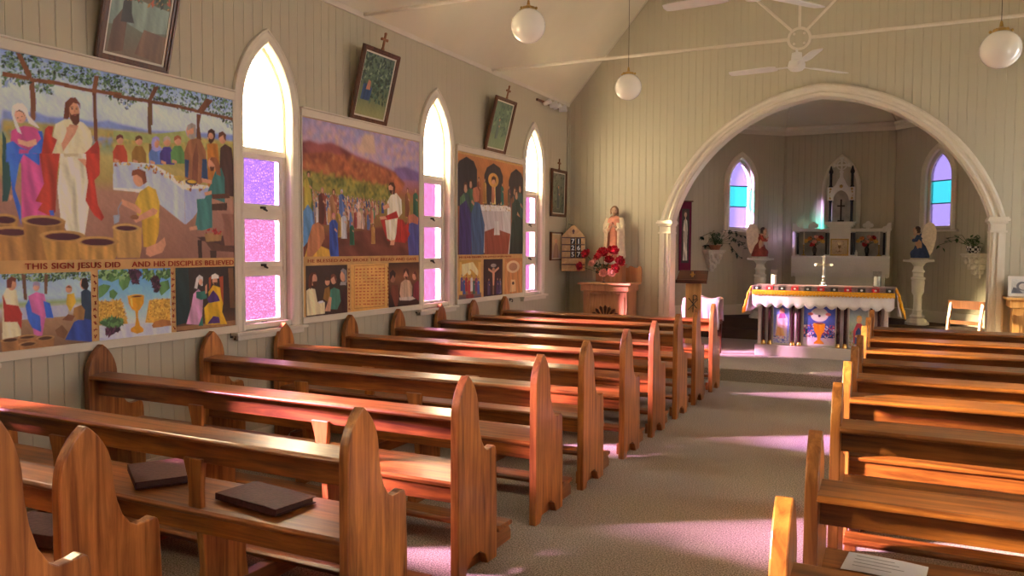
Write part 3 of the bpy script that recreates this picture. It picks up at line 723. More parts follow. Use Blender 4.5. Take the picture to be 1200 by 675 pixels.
('P',[187,225,447,233,431,137,410,-10,210,-7,197,135],10120244,0.9),
('E',[314,229,133,32],12159562,0),
('E',[314,225,104,22],4855328,0),
('P',[296,141,576,145,552,46,531,-12,330,-9,313,48],11896127,0.9),
('E',[431,143,145,33],12159562,0),
('E',[431,139,113,22],4855328,0),
('P',[519,112,806,114,784,12,762,-14,555,-12,535,14],12422212,0.9),
('E',[659,112,147,32],12159562,0),
('E',[659,108,114,22],4855328,0)]},'servants':{'w':605,'h':435,'y':2.67,'z':1.0,'r':4,'o':[('G',[0,160,230,260,300,435],[8018496,10517592,12630192,9413738,11584740,9481952],0),
('S',[67,451,613,445,612,371,455,401,294,383,165,399,66,413],[4151866,6982232,10137736,2900016],[420,12,2]),
('P',[173,433,196,431,203,282,184,284],6965812,0),
('P',[308,429,331,427,322,310,306,312],6965812,0),
('P',[161,240,451,238,450,171,160,171],12105924,0.3),
('P',[63,312,87,357,141,343,156,240,163,80,56,68],14208160,0.7),
('P',[64,324,84,266,151,252,172,205,164,114,143,161,70,167],11022376,0.7),
('E',[117,377,26,35],13209451,0),
('P',[88,357,89,401,116,421,144,409,139,387,121,395,113,356],6959136,0.4),
('P',[209,304,257,326,305,312,321,229,286,68,238,72,218,213],13133980,0.7),
('P',[191,249,214,288,230,211,277,185,281,90,228,120,205,167],3432632,0.7),
('P',[298,272,339,256,359,167,313,171],3432632,0.6),
('E',[258,358,20,28],14197892,0),
('P',[237,350,241,381,258,389,280,377,281,342,274,360,246,364],10128032,0),
('P',[447,304,492,308,503,252,463,195,439,245],13674552,0.6),
('E',[459,334,21,24],13209451,0),
('P',[439,344,460,355,482,338],8012840,0),
('P',[536,312,571,334,608,308,603,10,540,165],2373706,0.6),
('E',[556,361,24,35],13209451,0),
('P',[538,349,546,395,579,397,591,347,577,322,555,330],2759704,0),
('P',[427,30,487,133,540,153,600,135,603,-1],2901648,0.7),
('P',[482,169,488,217,536,233,561,201,552,139,514,143],10514492,0.5),
('P',[411,151,450,183,495,169,475,139],8014384,0.5),
('P',[366,94,410,121,447,76,421,36,378,58],8016436,0.5),
('P',[48,68,155,58,144,-10,55,0],10119740,0.8),
('E',[100,62,55,12],11568208,0),
('E',[100,62,41,10],5255196,0),
('P',[143,76,254,64,242,-4,149,6],10119740,0.8),
('E',[197,70,57,14],11568208,0),
('E',[197,68,43,8],5255196,0),
('P',[246,60,362,48,351,-22,254,-11],10119740,0.8),
('E',[304,54,58,14],11568208,0),
('E',[304,52,43,10],5255196,0),
('P',[147,36,258,24,246,-45,155,-34],10119740,0.8),
('E',[201,30,57,14],11568208,0),
('E',[201,28,43,10],5255196,0)]},'chalice':{'w':549,'h':445,'y':3.325,'z':1.0,'r':4,'o':[('G',[0,90,150,300,445],[12104892,13684952,12111846,8040672,5936340],0),
('P',[-6,96,184,92,353,78,549,48,548,-36,-8,20],12894920,0.3),
('P',[-2,242,158,245,207,90,-2,96],13146172,0.6),
('P',[372,233,544,237,545,62,338,86],13146172,0.6),
('S',[-2,254,166,252,204,117,-2,114],[14727248,11039784,13672512],[260,9,4]),
('S',[381,239,545,244,541,90,355,106],[14727248,11039784,13672512],[230,9,5]),
('P',[2,343,38,355,88,343,65,308,29,278,1,266],5932104,0.9),
('P',[76,308,105,320,137,292,107,254,79,268],5932104,0.9),
('P',[48,425,141,435,161,389,95,365,53,379],5932104,0.9),
('P',[147,389,207,413,236,385,212,328,174,306,146,350],5932104,0.9),
('P',[337,429,417,435,400,381,367,355],5932104,0.9),
('P',[449,427,532,425,544,383,473,379],5932104,0.9),
('P',[464,352,530,363,542,306,470,258,446,304],5932104,0.9),
('P',[5,437,54,439,32,405,4,399],5932104,0.9),
('S',[1,445,544,431,544,375,0,393],[4879416,8824936,3824692],[130,22,8]),
('S',[230,435,302,433,290,371,266,336,243,373],[3939376,5909572,2757668],[90,22,3]),
('S',[391,375,440,383,455,338,438,276,419,298],[3939376,5909572,2757668],[70,20,4]),
('S',[52,64,96,106,141,96,139,56,80,36,51,30],[3939376,5909572,2757668],[90,20,5]),
('S',[4,108,90,133,170,120,162,88,60,90],[3824692,5932104],[70,24,6]),
('P',[389,62,409,86,476,98,541,84,549,48,400,46],11037236,0.5),
('P',[207,272,334,266,329,215,300,177,286,167,284,124,298,70,325,46,321,26,274,18,228,36,225,56,260,72,268,125,262,169,239,181,214,221],13668380,0.5),
('E',[270,266,61,12],14196784,0),
('E',[278,264,38,6],5907480,0),
('P',[226,254,242,254,247,193,232,207],15777872,0)]},'visit':{'w':544,'h':445,'y':3.915,'z':1.0,'r':4,'o':[('G',[0,60,120,445],[6964264,5913126,3811874,2892832],0),
('P',[-2,443,112,441,121,60,-10,44],1848368,0.5),
('P',[479,433,530,433,543,131,495,135],6965804,0.3),
('P',[-11,36,577,38,575,0,-11,8],10119744,0.3),
('P',[86,48,133,173,152,256,197,290,242,252,229,94,200,32],13144232,0.8),
('P',[179,270,259,272,277,221,222,209,177,227],2910808,0.6),
('P',[161,298,181,369,208,391,240,374,238,310,224,310,198,340,187,290],13682872,0.4),
('E',[219,338,18,22],14197892,0),
('P',[192,26,229,94,237,22],2910808,0.5),
('P',[248,151,296,191,288,264,334,312,419,286,427,183,416,110,463,16,256,28],13672480,0.8),
('P',[277,213,333,276,381,229,399,193,294,183],4860520,0.7),
('P',[274,32,331,86,386,74,395,30],4860520,0.6),
('E',[351,342,24,28],13209451,0),
('P',[317,357,320,385,354,397,389,379,389,359],14735560,0),
('P',[331,332,373,330,354,308],3809304,0),
('P',[294,365,317,379,312,306,296,278],10503204,0),
('P',[392,369,431,375,431,153,408,229],10503204,0),
('P',[261,308,275,322,277,258,259,250],13209451,0)]},'mount':{'w':1799,'h':1164,'y':5.22,'z':1.51,'r':5,'o':[('G',[0,180,330,480,620,800,900,1020,1165],[6961192,8012848,9069620,9075260,10115644,10514568,11571368,11570320,9075866],0),
('S',[-6,1154,1794,1184,1794,811,1226,831,862,882,593,978,341,989,104,998,-8,966],[11573936,9076896,13149320,12623012,9736360],[420,34,3]),
('B',10,0,0),
('P',[863,1135,1006,1136,1041,965,760,956],12887176,-0.2),
('P',[-9,956,89,982,220,965,371,995,496,977,725,921,968,893,1226,853,1381,821,1341,728,-12,702],9325640,-1),
('P',[1342,863,1541,893,1794,857,1793,764,1381,755],8020104,-0.6),
('P',[-11,853,278,902,625,900,968,861,1342,819,1541,722,1419,578,860,545,368,635,-12,663],10508856,-1.1),
('P',[-12,720,217,712,462,703,791,688,1302,682,1301,526,589,489,-13,589],8814652,-1.1),
('S',[-11,853,278,902,625,900,968,861,1342,819,1541,722,1225,676,526,708,-12,720],[11035196,9062960,12089416,8011824],[160,30,8]),
('B',3,0,0),
('S',[-12,730,526,728,1341,684,1301,526,524,526,-13,627],[5923880,10127924,11572288,3951652],[300,22,6]),
('B',4,0,0),
('P',[8,153,520,201,1814,365,1814,-38,20,-18],7092778,-0.8),
('B',2,0,0),
('M',[132,482,85.5],[12628128,9058868,11575440],''),
('M',[169,482,85.5],[5929560,11042896,4860960],''),
('M',[213,473,85.5],[11042896,8014394,4860960],''),
('M',[254,465,85.5],[11561552,11042896,8014384],''),
('M',[294,475,85.5],[3820144,13150352,8014384],''),
('M',[347,470,85.5],[8014394,5925520,10512472],''),
('M',[381,461,85.5],[5929560,11042896,4860960],''),
('M',[439,467,85.5],[11042896,5929560,11575440],''),
('M',[470,465,85.5],[12628128,9058868,11575440],''),
('M',[510,470,85.5],[11561552,13150352,4860960],''),
('M',[560,457,85.5],[5929560,5929560,10512472],''),
('M',[611,469,85.5],[5925520,13150352,10512472],''),
('M',[661,459,85.5],[9058868,11042896,11575440],''),
('M',[693,457,85.5],[3820144,5929560,11575440],''),
('M',[754,467,85.5],[11561552,5925520,8014384],''),
('M',[798,457,85.5],[5925520,13150352,8014384],''),
('M',[850,461,85.5],[11561552,11561552,8014384],''),
('M',[892,449,85.5],[11042896,3820144,4860960],''),
('M',[930,459,85.5],[8014394,12628128,4860960],''),
('M',[978,459,85.5],[9058868,11042896,11575440],''),
('M',[1027,451,85.5],[8014394,3820144,4860960],''),
('M',[1080,453,85.5],[3820144,3820144,8014384],''),
('M',[1138,451,85.5],[5925520,12628128,11575440],''),
('M',[1174,457,85.5],[8014394,11572330,11575440],''),
('M',[140,451,99.75],[11572330,5925520,8014384],''),
('M',[192,457,99.75],[5929560,11042896,10512472],''),
('M',[225,455,99.75],[5925520,5925520,10512472],''),
('M',[262,455,99.75],[12628128,9058868,11575440],''),
('M',[313,449,99.75],[5925520,9058868,11575440],''),
('M',[341,449,99.75],[5925520,5929560,11575440],''),
('M',[403,445,99.75],[11042896,8014394,8014384],''),
('M',[431,437,99.75],[11572330,13150352,10512472],''),
('M',[500,439,99.75],[11561552,9058868,10512472],''),
('M',[524,445,99.75],[11572330,8014394,8014384],''),
('M',[575,439,99.75],[3820144,12628128,11575440],''),
('M',[632,435,99.75],[11042896,3820144,10512472],''),
('M',[688,443,99.75],[11042896,5925520,4860960],''),
('M',[721,433,99.75],[11042896,11561552,11575440],''),
('M',[778,435,99.75],[9058868,12628128,10512472],''),
('M',[814,441,99.75],[8014394,11561552,8014384],''),
('M',[861,427,99.75],[12628128,5925520,4860960],''),
('M',[934,435,99.75],[11572330,3820144,10512472],''),
('M',[986,429,99.75],[13150352,11561552,4860960],''),
('M',[1026,421,99.75],[11572330,8014394,4860960],''),
('M',[1075,421,99.75],[5929560,11561552,8014384],''),
('M',[1142,417,99.75],[13150352,5929560,10512472],''),
('M',[135,417,114.0],[11042896,12628128,11575440],''),
('M',[188,413,114.0],[12628128,13150352,4860960],''),
('M',[217,417,114.0],[3820144,5929560,10512472],''),
('M',[270,413,114.0],[9058868,13150352,11575440],''),
('M',[321,409,114.0],[9058868,12628128,4860960],''),
('M',[371,419,114.0],[8014394,8014394,11575440],''),
('M',[407,407,114.0],[11042896,5929560,4860960],''),
('M',[464,419,114.0],[11042896,13150352,4860960],''),
('M',[506,405,114.0],[9058868,5929560,4860960],''),
('M',[556,409,114.0],[11042896,3820144,11575440],''),
('M',[611,397,114.0],[11561552,11561552,8014384],''),
('M',[655,397,114.0],[11572330,11042896,10512472],''),
('M',[708,403,114.0],[8014394,11042896,8014384],''),
('M',[769,403,114.0],[12628128,13150352,11575440],''),
('M',[813,397,114.0],[11042896,3820144,11575440],''),
('M',[862,399,114.0],[11572330,13150352,4860960],''),
('M',[911,389,114.0],[8014394,3820144,8014384],''),
('M',[962,397,114.0],[11561552,11572330,4860960],''),
('M',[1023,387,114.0],[13150352,3820144,4860960],''),
('M',[1067,389,114.0],[9058868,11572330,4860960],''),
('M',[143,375,133.0],[13150352,8014394,10512472],''),
('M',[188,377,133.0],[11572330,11042896,10512472],''),
('M',[241,383,133.0],[9058868,5925520,8014384],''),
('M',[276,373,133.0],[5929560,5929560,10512472],''),
('M',[338,377,133.0],[12628128,3820144,8014384],''),
('M',[376,371,133.0],[11042896,8014394,10512472],''),
('M',[432,369,133.0],[3820144,12628128,10512472],''),
('M',[480,375,133.0],[13150352,9058868,8014384],''),
('M',[532,371,133.0],[13150352,11042896,10512472],''),
('M',[573,359,133.0],[11572330,13150352,11575440],''),
('M',[645,371,133.0],[8014394,11561552,11575440],''),
('M',[684,361,133.0],[11572330,5929560,8014384],''),
('M',[728,365,133.0],[13150352,5925520,4860960],''),
('M',[807,365,133.0],[11042896,11561552,8014384],''),
('M',[854,354,133.0],[8014394,8014394,10512472],''),
('M',[919,347,133.0],[13150352,5929560,8014384],''),
('M',[970,348,133.0],[5929560,8014394,10512472],''),
('M',[1012,344,133.0],[9058868,5929560,4860960],''),
('M',[134,346,156.75],[11042896,5929560,10512472],''),
('M',[188,340,156.75],[12628128,3820144,11575440],''),
('M',[235,336,156.75],[11561552,11042896,4860960],''),
('M',[283,328,156.75],[13150352,8014394,4860960],''),
('M',[350,326,156.75],[5925520,5925520,4860960],''),
('M',[394,326,156.75],[8014394,9058868,10512472],''),
('M',[443,332,156.75],[5929560,11572330,11575440],''),
('M',[493,322,156.75],[3820144,11042896,10512472],''),
('M',[561,330,156.75],[5925520,11042896,8014384],''),
('M',[621,320,156.75],[3820144,13150352,11575440],''),
('M',[681,310,156.75],[11561552,11572330,8014384],''),
('M',[729,306,156.75],[3820144,13150352,11575440],''),
('M',[793,312,156.75],[5929560,11572330,11575440],''),
('M',[833,306,156.75],[3820144,11572330,11575440],''),
('M',[911,312,156.75],[5929560,11561552,4860960],''),
('M',[977,302,156.75],[11572330,11561552,4860960],''),
('M',[124,280,180.5],[5925520,3820144,11575440],''),
('M',[200,274,180.5],[11042896,12628128,10512472],''),
('M',[235,278,180.5],[13150352,5929560,8014384],''),
('M',[302,276,180.5],[5925520,12628128,8014384],''),
('M',[351,278,180.5],[12628128,11042896,8014384],''),
('M',[423,268,180.5],[12628128,3820144,11575440],''),
('M',[469,264,180.5],[11561552,12628128,8014384],''),
('M',[536,258,180.5],[8014394,11572330,8014384],''),
('M',[584,250,180.5],[8014394,11572330,4860960],''),
('M',[661,248,180.5],[11042896,5925520,10512472],''),
('M',[726,250,180.5],[11561552,9058868,11575440],''),
('M',[773,254,180.5],[13150352,13150352,8014384],''),
('M',[841,244,180.5],[8014394,13150352,11575440],''),
('M',[923,238,180.5],[8014394,5925520,8014384],''),
('M',[81,385,330],[6975540,11573820,4864548],''),
('M',[257,274,320],[8010284,5909540,10514528],''),
('M',[411,278,310],[9062964,10119748,5910564],''),
('M',[523,343,250],[3821696,5927072,11579584],''),
('M',[472,169,250],[11043898,9071152,6963240],''),
('M',[552,159,240],[11053224,12631220,11577504],''),
('M',[408,-2,380],[3428506,2901128,11561584],''),
('M',[668,100,210],[2910792,2381884,10115656],''),
('M',[992,112,190],[11568196,10120244,4860960],''),
('M',[1148,409,120],[3951240,2898544,5914672],''),
('M',[1581,379,300],[11041340,8014384,6963240],''),
('M',[1728,385,300],[3959372,3103296,10512464],''),
('P',[11,381,68,441,126,387,147,193,7,78],5932712,0.7),
('P',[20,-8,94,155,209,98,346,58,361,-12],13146684,0.6),
('P',[49,0,65,135,124,270,198,296,272,256,286,157,225,78,121,0],11563080,0.7),
('P',[1580,173,1623,381,1706,419,1793,387,1814,-14,1600,-12],4868736,0.7),
('P',[1560,310,1589,403,1686,425,1783,387,1771,316,1664,336],11561036,0.6),
('P',[1111,342,1224,389,1499,355,1622,219,1539,125,1222,145],10497060,0.8),
('P',[1438,147,1499,286,1602,334,1580,149],11021348,0.7),
('P',[1224,522,1282,591,1380,619,1467,558,1479,421,1379,351,1224,367],14471344,0.7),
('P',[1185,344,1399,373,1378,215,1338,125,1222,167],13945000,0.8),
('P',[1129,364,1379,441,1419,375,1222,346],11020324,0.7),
('P',[1092,373,1186,383,1224,357,1111,346],13209451,0),
('P',[1280,147,1358,159,1338,102,1268,102],13209451,0),
('P',[1149,475,1243,511,1262,469,1166,443],13209451,0),
('E',[1302,663,55,52],13209451,0),
('P',[1244,678,1271,715,1333,720,1363,675,1347,599,1317,605,1325,672,1283,692],4859928,0.4),
('P',[1256,639,1317,639,1302,602,1271,609],4859928,0)]},'loaves':{'w':560,'h':433,'y':5.255,'z':1.0,'r':4,'o':[('G',[0,200,433],[3809304,3811872,3943460],0),
('P',[8,10,6,223,54,245,118,231,147,118,245,112,243,12],14206100,0.6),
('E',[97,316,48,54],13209451,0),
('P',[32,260,40,347,70,373,121,377,145,353,99,360,84,336,80,278,60,229],5909532,0.5),
('P',[83,296,142,300,134,256,97,248],4858904,0),
('P',[222,143,246,231,307,249,323,167,291,108],9068584,0.7),
('E',[282,290,33,34],13209451,0),
('P',[250,300,259,328,301,330,315,298],4860956,0),
('P',[298,48,323,217,370,236,448,211,464,108,415,36],4160096,0.8),
('E',[368,306,40,42],12618346,0),
('P',[323,308,331,348,371,357,405,330,410,264,394,284,371,332],6961188,0.5),
('P',[243,32,307,157,338,147,320,26],13209451,0.3),
('P',[155,122,214,129,237,112,169,104],13682880,0),
('P',[472,119,498,209,562,238,569,8,479,0],3808282,0.7),
('E',[501,332,43,50],13209451,0),
('P',[459,375,498,403,548,383,554,278,530,249,522,342,483,374],9076856,0.5),
('P',[450,252,546,249,530,280,466,282],10129544,0)]},'scripture':{'w':575,'h':433,'y':5.87,'z':1.0,'r':4,'o':[('G',[0,433],[13670476,14197848],0),
('L',[49,417,524,423,520,20,46,28,49,417],11037236,6),
('L',[67,387,104,387],11818028,11),
('L',[125,387,158,387],11818028,11),
('L',[184,387,214,387],11818028,11),
('L',[243,387,272,387],11818028,11),
('L',[304,387,328,387],11818028,11),
('L',[365,387,386,387],11818028,11),
('L',[427,385,474,385],11818028,11),
('L',[490,385,535,385],11818028,11),
('L',[65,359,99,358],11818028,11),
('L',[123,358,155,358],11818028,11),
('L',[182,358,211,358],11818028,11),
('L',[243,357,267,357],11818028,11),
('L',[304,357,325,357],11818028,11),
('L',[365,356,410,356],11818028,11),
('L',[427,356,471,355],11818028,11),
('L',[490,355,530,355],11818028,11),
('L',[65,328,96,328],11818028,11),
('L',[123,328,152,328],11818028,11),
('L',[182,328,208,328],11818028,11),
('L',[243,326,264,326],11818028,11),
('L',[304,326,349,326],11818028,11),
('L',[365,326,407,324],11818028,11),
('L',[427,324,466,324],11818028,11),
('L',[490,324,527,324],11818028,11),
('L',[65,300,92,300],11818028,11),
('L',[123,298,147,298],11818028,11),
('L',[182,298,203,298],11818028,11),
('L',[243,296,286,296],11818028,11),
('L',[302,296,344,296],11818028,11),
('L',[365,294,402,294],11818028,11),
('L',[426,294,463,294],11818028,11),
('L',[490,294,522,292],11818028,11),
('L',[65,270,88,270],11818028,11),
('L',[123,270,144,268],11818028,11),
('L',[182,268,227,268],11818028,11),
('L',[242,266,282,266],11818028,11),
('L',[302,266,341,264],11818028,11),
('L',[365,264,399,264],11818028,11),
('L',[426,264,458,262],11818028,11),
('L',[490,262,519,262],11818028,11),
('L',[64,241,86,241],11818028,11),
('L',[123,240,166,239],11818028,11),
('L',[181,239,222,238],11818028,11),
('L',[242,237,280,236],11818028,11),
('L',[302,236,336,235],11818028,11),
('L',[365,235,395,234],11818028,11),
('L',[426,233,455,233],11818028,11),
('L',[490,231,514,231],11818028,11),
('L',[64,211,107,211],11818028,11),
('L',[123,209,163,209],11818028,11),
('L',[181,209,219,207],11818028,11),
('L',[242,207,275,205],11818028,11),
('L',[302,205,333,205],11818028,11),
('L',[363,203,391,203],11818028,11),
('L',[426,201,450,201],11818028,11),
('L',[490,201,538,199],11818028,11),
('L',[64,181,104,181],11818028,11),
('L',[123,181,158,179],11818028,11),
('L',[181,179,214,177],11818028,11),
('L',[242,177,272,175],11818028,11),
('L',[302,175,330,175],11818028,11),
('L',[363,173,387,173],11818028,11),
('L',[426,171,474,169],11818028,11),
('L',[490,169,535,169],11818028,11),
('L',[64,153,99,151],11818028,11),
('L',[123,151,155,149],11818028,11),
('L',[181,149,211,147],11818028,11),
('L',[242,147,267,145],11818028,11),
('L',[301,145,325,143],11818028,11),
('L',[363,143,411,141],11818028,11),
('L',[426,141,471,139],11818028,11),
('L',[490,139,530,137],11818028,11),
('L',[64,124,96,122],11818028,11),
('L',[123,122,152,120],11818028,11),
('L',[181,119,208,118],11818028,11),
('L',[240,117,264,116],11818028,11),
('L',[301,114,349,112],11818028,11),
('L',[363,112,407,110],11818028,11),
('L',[426,110,466,108],11818028,11),
('L',[490,108,527,106],11818028,11),
('L',[64,94,92,92],11818028,11),
('L',[121,92,147,90],11818028,11),
('L',[181,90,203,88],11818028,11),
('L',[240,86,288,84],11818028,11),
('L',[301,84,344,82],11818028,11),
('L',[362,82,403,80],11818028,11),
('L',[426,80,463,78],11818028,11),
('L',[488,76,522,76],11818028,11),
('L',[64,64,88,64],11818028,11),
('L',[121,62,144,60],11818028,11),
('L',[181,60,227,58],11818028,11),
('L',[240,56,283,54],11818028,11),
('L',[301,54,341,52],11818028,11),
('L',[362,52,399,50],11818028,11),
('L',[426,48,458,46],11818028,11),
('L',[488,46,519,44],11818028,11)]},'emmaus':{'w':549,'h':439,'y':6.465,'z':1.0,'r':4,'o':[('G',[0,120,300,440],[2101775,3809816,8014892,3810328],0),
('P',[110,2,32,141,52,219,150,215,179,112,150,-1],6960160,0.7),
('E',[68,292,47,49],10118216,0),
('P',[23,266,17,344,72,371,121,336,107,284,72,320],2758676,0.4),
('P',[190,133,211,236,282,268,376,252,418,193,416,98,333,68,209,76],12098168,0.8),
('E',[302,324,50,50],13209451,0),
('P',[248,292,256,367,302,385,355,364,359,276,338,312,302,354,272,326],4859928,0.4),
('P',[272,296,338,294,309,266],4858904,0),
('P',[437,86,448,203,503,249,568,234,568,20],8005680,0.7),
('E',[459,296,40,42],13209451,0),
('P',[427,322,471,350,503,314,499,260,471,314],5909536,0.4),
('P',[179,88,416,88,480,60,375,48,190,60],12628122,0.4)]},'supper':{'w':1770,'h':1144,'y':7.79,'z':1.51,'r':6,'o':[('G',[0,300,700,1145],[5910560,8011816,10116148,12088384],0),
('P',[-14,549,-14,966,54,1057,223,1122,399,1085,476,997,478,558],3550252,0.4),
('P',[659,582,656,950,728,1045,899,1111,1075,1071,1154,976,1156,591],3550252,0.4),
('P',[1322,614,1319,933,1383,1034,1534,1101,1694,1054,1764,952,1768,619],3550252,0.4),
('P',[553,590,1437,613,1472,501,1242,-10,645,20,582,467],12102304,0.4),
('P',[553,590,1450,614,1437,543,582,522],14208186,0.3),
('P',[1171,533,1452,545,1389,-12,1143,-10],12893358,0.4),
('P',[672,274,917,322,1373,258,1309,-10,674,-7],9061424,0.5),
('M',[671,610,300],[11569732,10119732,5910560],''),
('M',[1138,615,270],[3107416,2775628,8011816],''),
('M',[1335,599,270],[6961732,5917236,5910560],''),
('M',[524,589,320],[10114100,8011816,4860444],''),
('M',[902,615,330],[13678704,11037258,4859928],''),
('S',[581,632,1437,663,1437,543,613,523],[14734528,10119740,13150304,6965812],[70,14,5]),
('M',[327,185,680],[4876868,3824188,4860956],''),
('M',[206,22,800],[3820100,5929552,5911588],''),
('M',[1652,201,700],[3099720,3953744,4860960],''),
('M',[1498,139,720],[2769984,8014388,5911588],''),
('M',[1549,2,820],[2373679,2767924,5914672],''),
('P',[56,-3,65,553,215,627,354,457,338,-5],3813468,0.8),
('P',[325,457,437,626,552,603,672,358,645,-7,356,-5],3953776,0.8),
('E',[454,722,75,60],11565652,0),
('P',[370,690,380,772,482,797,540,741,530,631,409,610],11561036,0.4),
('P',[1342,-12,1405,407,1578,505,1755,449,1770,-14],2306860,0.7),
('P',[928,407,1056,411,1075,238,918,236],12630186,0.5),
('E',[899,906,138,85],13144136,0),
('E',[899,901,57,48],13209451,0),
('P',[838,873,850,937,905,958,962,941,969,869,931,914,869,909],4859928,0)]},'temple':{'w':533,'h':447,'y':7.845,'z':1.0,'r':5,'o':[('G',[0,90,300,447],[4868692,10119728,13146688,12094012],0),
('P',[54,399,330,423,474,308,444,254,274,342,108,264,28,266],14207120,0.4),
('P',[1,427,65,425,81,50,2,54],13148240,0.4),
('P',[456,421,532,419,533,54,469,58],13148240,0.4),
('M',[65,92,190],[5917304,5917304,4860956],''),
('M',[120,56,190],[3824264,3824264,4860956],''),
('M',[174,86,190],[10498096,10498096,4860956],''),
('M',[242,50,190],[11548728,11548728,4860956],''),
('M',[298,80,190],[13156528,13156528,4860956],''),
('M',[354,44,190],[3824202,3824202,4860956],''),
('M',[411,74,190],[8010330,8010330,4860956],''),
('M',[469,38,190],[4872848,4872848,4860956],''),
('E',[245,300,40,26],15259808,0),
('P',[164,46,331,50,360,-5,164,6],9055272,0.5)]},'crucifixion':{'w':505,'h':451,'y':8.44,'z':1.0,'r':5,'o':[('G',[0,200,452],[2757656,3414556,2758168],0),
('P',[234,328,284,328,274,10,236,12],8018496,0),
('P',[123,346,246,300,397,354,411,330,259,270,123,316],13209451,0),
('P',[227,286,291,284,278,125,242,127],13209451,0),
('E',[259,322,38,22],11567200,0),
('E',[259,372,74,23],10128000,0),
('M',[137,16,200],[3814488,4864592,5914688],''),
('M',[368,16,200],[3947616,4862032,6307904],''),
('M',[440,18,190],[9076880,5259360,6307904],'')]},'tabernacle':{'w':544,'h':457,'y':9.01,'z':1.0,'r':5,'o':[('G',[0,200,457],[11825212,13142608,12089412],0),
('P',[22,409,508,409,528,-33,13,-21],12615752,0.6),
('E',[240,346,196,80],14203016,0),
('E',[240,346,125,52],11566168,0),
('P',[173,181,311,177,333,22,147,22],14200952,0.5),
('E',[243,133,34,21],4860960,0),
('L',[56,409,60,-9],14461032,10),
('L',[471,409,477,-18],14461032,10)]}}
# ------------------------------------------------------------------ murals
MG=(1.3,1.45,1.8)
def wallart(key,parent,x=.022,gain=MG,name='painted_panel'):
    A=ART[key]; c=Canvas(A['w'],A['h'],A['r'],seed=len(key)).run(A['o'])
    return c.mesh(name,lambda u,v:(np.full_like(u,x),u+A['y'],v+A['z']),'mural_paint',parent,gain)
def slab(mb,y0,y1,z0,z1,x0,x1): return mb.box(x0,x1,y0,y1,z0,z1)
MG=(1.3,1.45,1.8)
def mural(y0,y1,panels,label):
    t=thing('mural',label,'mural',(0,(y0+y1)/2,.945))
    slab(MB(),y0,y1,.99,2.69,.001,.018).build('backing_board','band_ochre',t)
    mb=MB(); slab(mb,y0-.002,y1+.002,2.68,2.742,0,.036); slab(mb,y0-.002,y1+.002,2.742,2.755,0,.05); slab(mb,y0-.002,y1+.002,.945,1.0,0,.036); slab(mb,y0-.002,y0+.012,1.0,2.68,0,.03); slab(mb,y1-.012,y1+.002,1.0,2.68,0,.03)
    mb.build('frame','trim_paint',t,bevel=.004)
    for p in panels: wallart(p,t,gain=MG,name='painted_panel')
    return t
t1=mural(2.66,4.47,['cana','servants','chalice','visit'],'large mural of robed figures with red-cloaked man and clay wine jars, nearest the camera')
t2=mural(5.21,7.03,['mount','loaves','scripture','emmaus'],'middle mural of crowd on a hillside under purple mountains, between two windows')
t3=mural(7.79,9.56,['supper','temple','crucifixion','tabernacle'],'far mural of a supper table under three dark arches')
WT=lambda yc,zb,x=.0235:(lambda u,v,w:(x+w,yc+u,zb+v))
text('THIS SIGN JESUS DID',.05,WT(3.175,1.458),'ink_red',t1,width=.62,bold=.0006)
text('AND HIS DISCIPLES BELIEVED',.05,WT(4.01,1.458),'ink_red',t1,width=.88,bold=.0006)
text('HE BLESSED AND BROKE THE BREAD AND GAVE',.04,WT(6.12,1.460),'ink_red',t2,width=1.68)
def squiggles(t,x0,ys,z0,z1,step,seed,vert=True,name='border_lettering'):
    rr=random.Random(seed); mb=MB(); z=z0
    while z<z1:
        for k in range(3):
            a=rr.uniform(0,PI); l=.012; dy,dz=math.cos(a)*l,math.sin(a)*l; oy=rr.uniform(-.006,.006)
            if vert: mb.tube([(x0,ys+oy-dy,z-dz),(x0,ys+oy+dy,z+dz)],.0022,4)
            else: mb.tube([(x0,z+oy-dy,ys-dz),(x0,z+oy+dy,ys+dz)],.0022,4)
        z+=step
    mb.build(name,'ink_red',t)
squiggles(t1,.021,3.30,1.03,1.42,.042,3); squiggles(t1,.021,3.895,1.03,1.42,.042,5); squiggles(t2,.021,5.842,1.03,1.41,.036,6); squiggles(t2,.021,6.455,1.03,1.41,.036,7)
squiggles(t3,.021,1.48,7.86,9.2,.034,9,vert=False,name='border_lettering')
# small hooks below the murals
for i,(y,lb) in enumerate(((4.44,'small dark hook under the end of the nearest mural'),(6.99,'small dark hook under the end of the middle mural'),(9.2,'small dark hook under the far mural near the last window'))):
    mb=MB().tube([(.0,y,.93),(.03,y,.93),(.045,y,.915),(.04,y,.895),(.03,y,.9)],.006,6).box(.0,.006,y-.012,y+.012,.905,.945); tag(mb.build('wall_hook','dark_metal',smooth=True),lb,'hook')
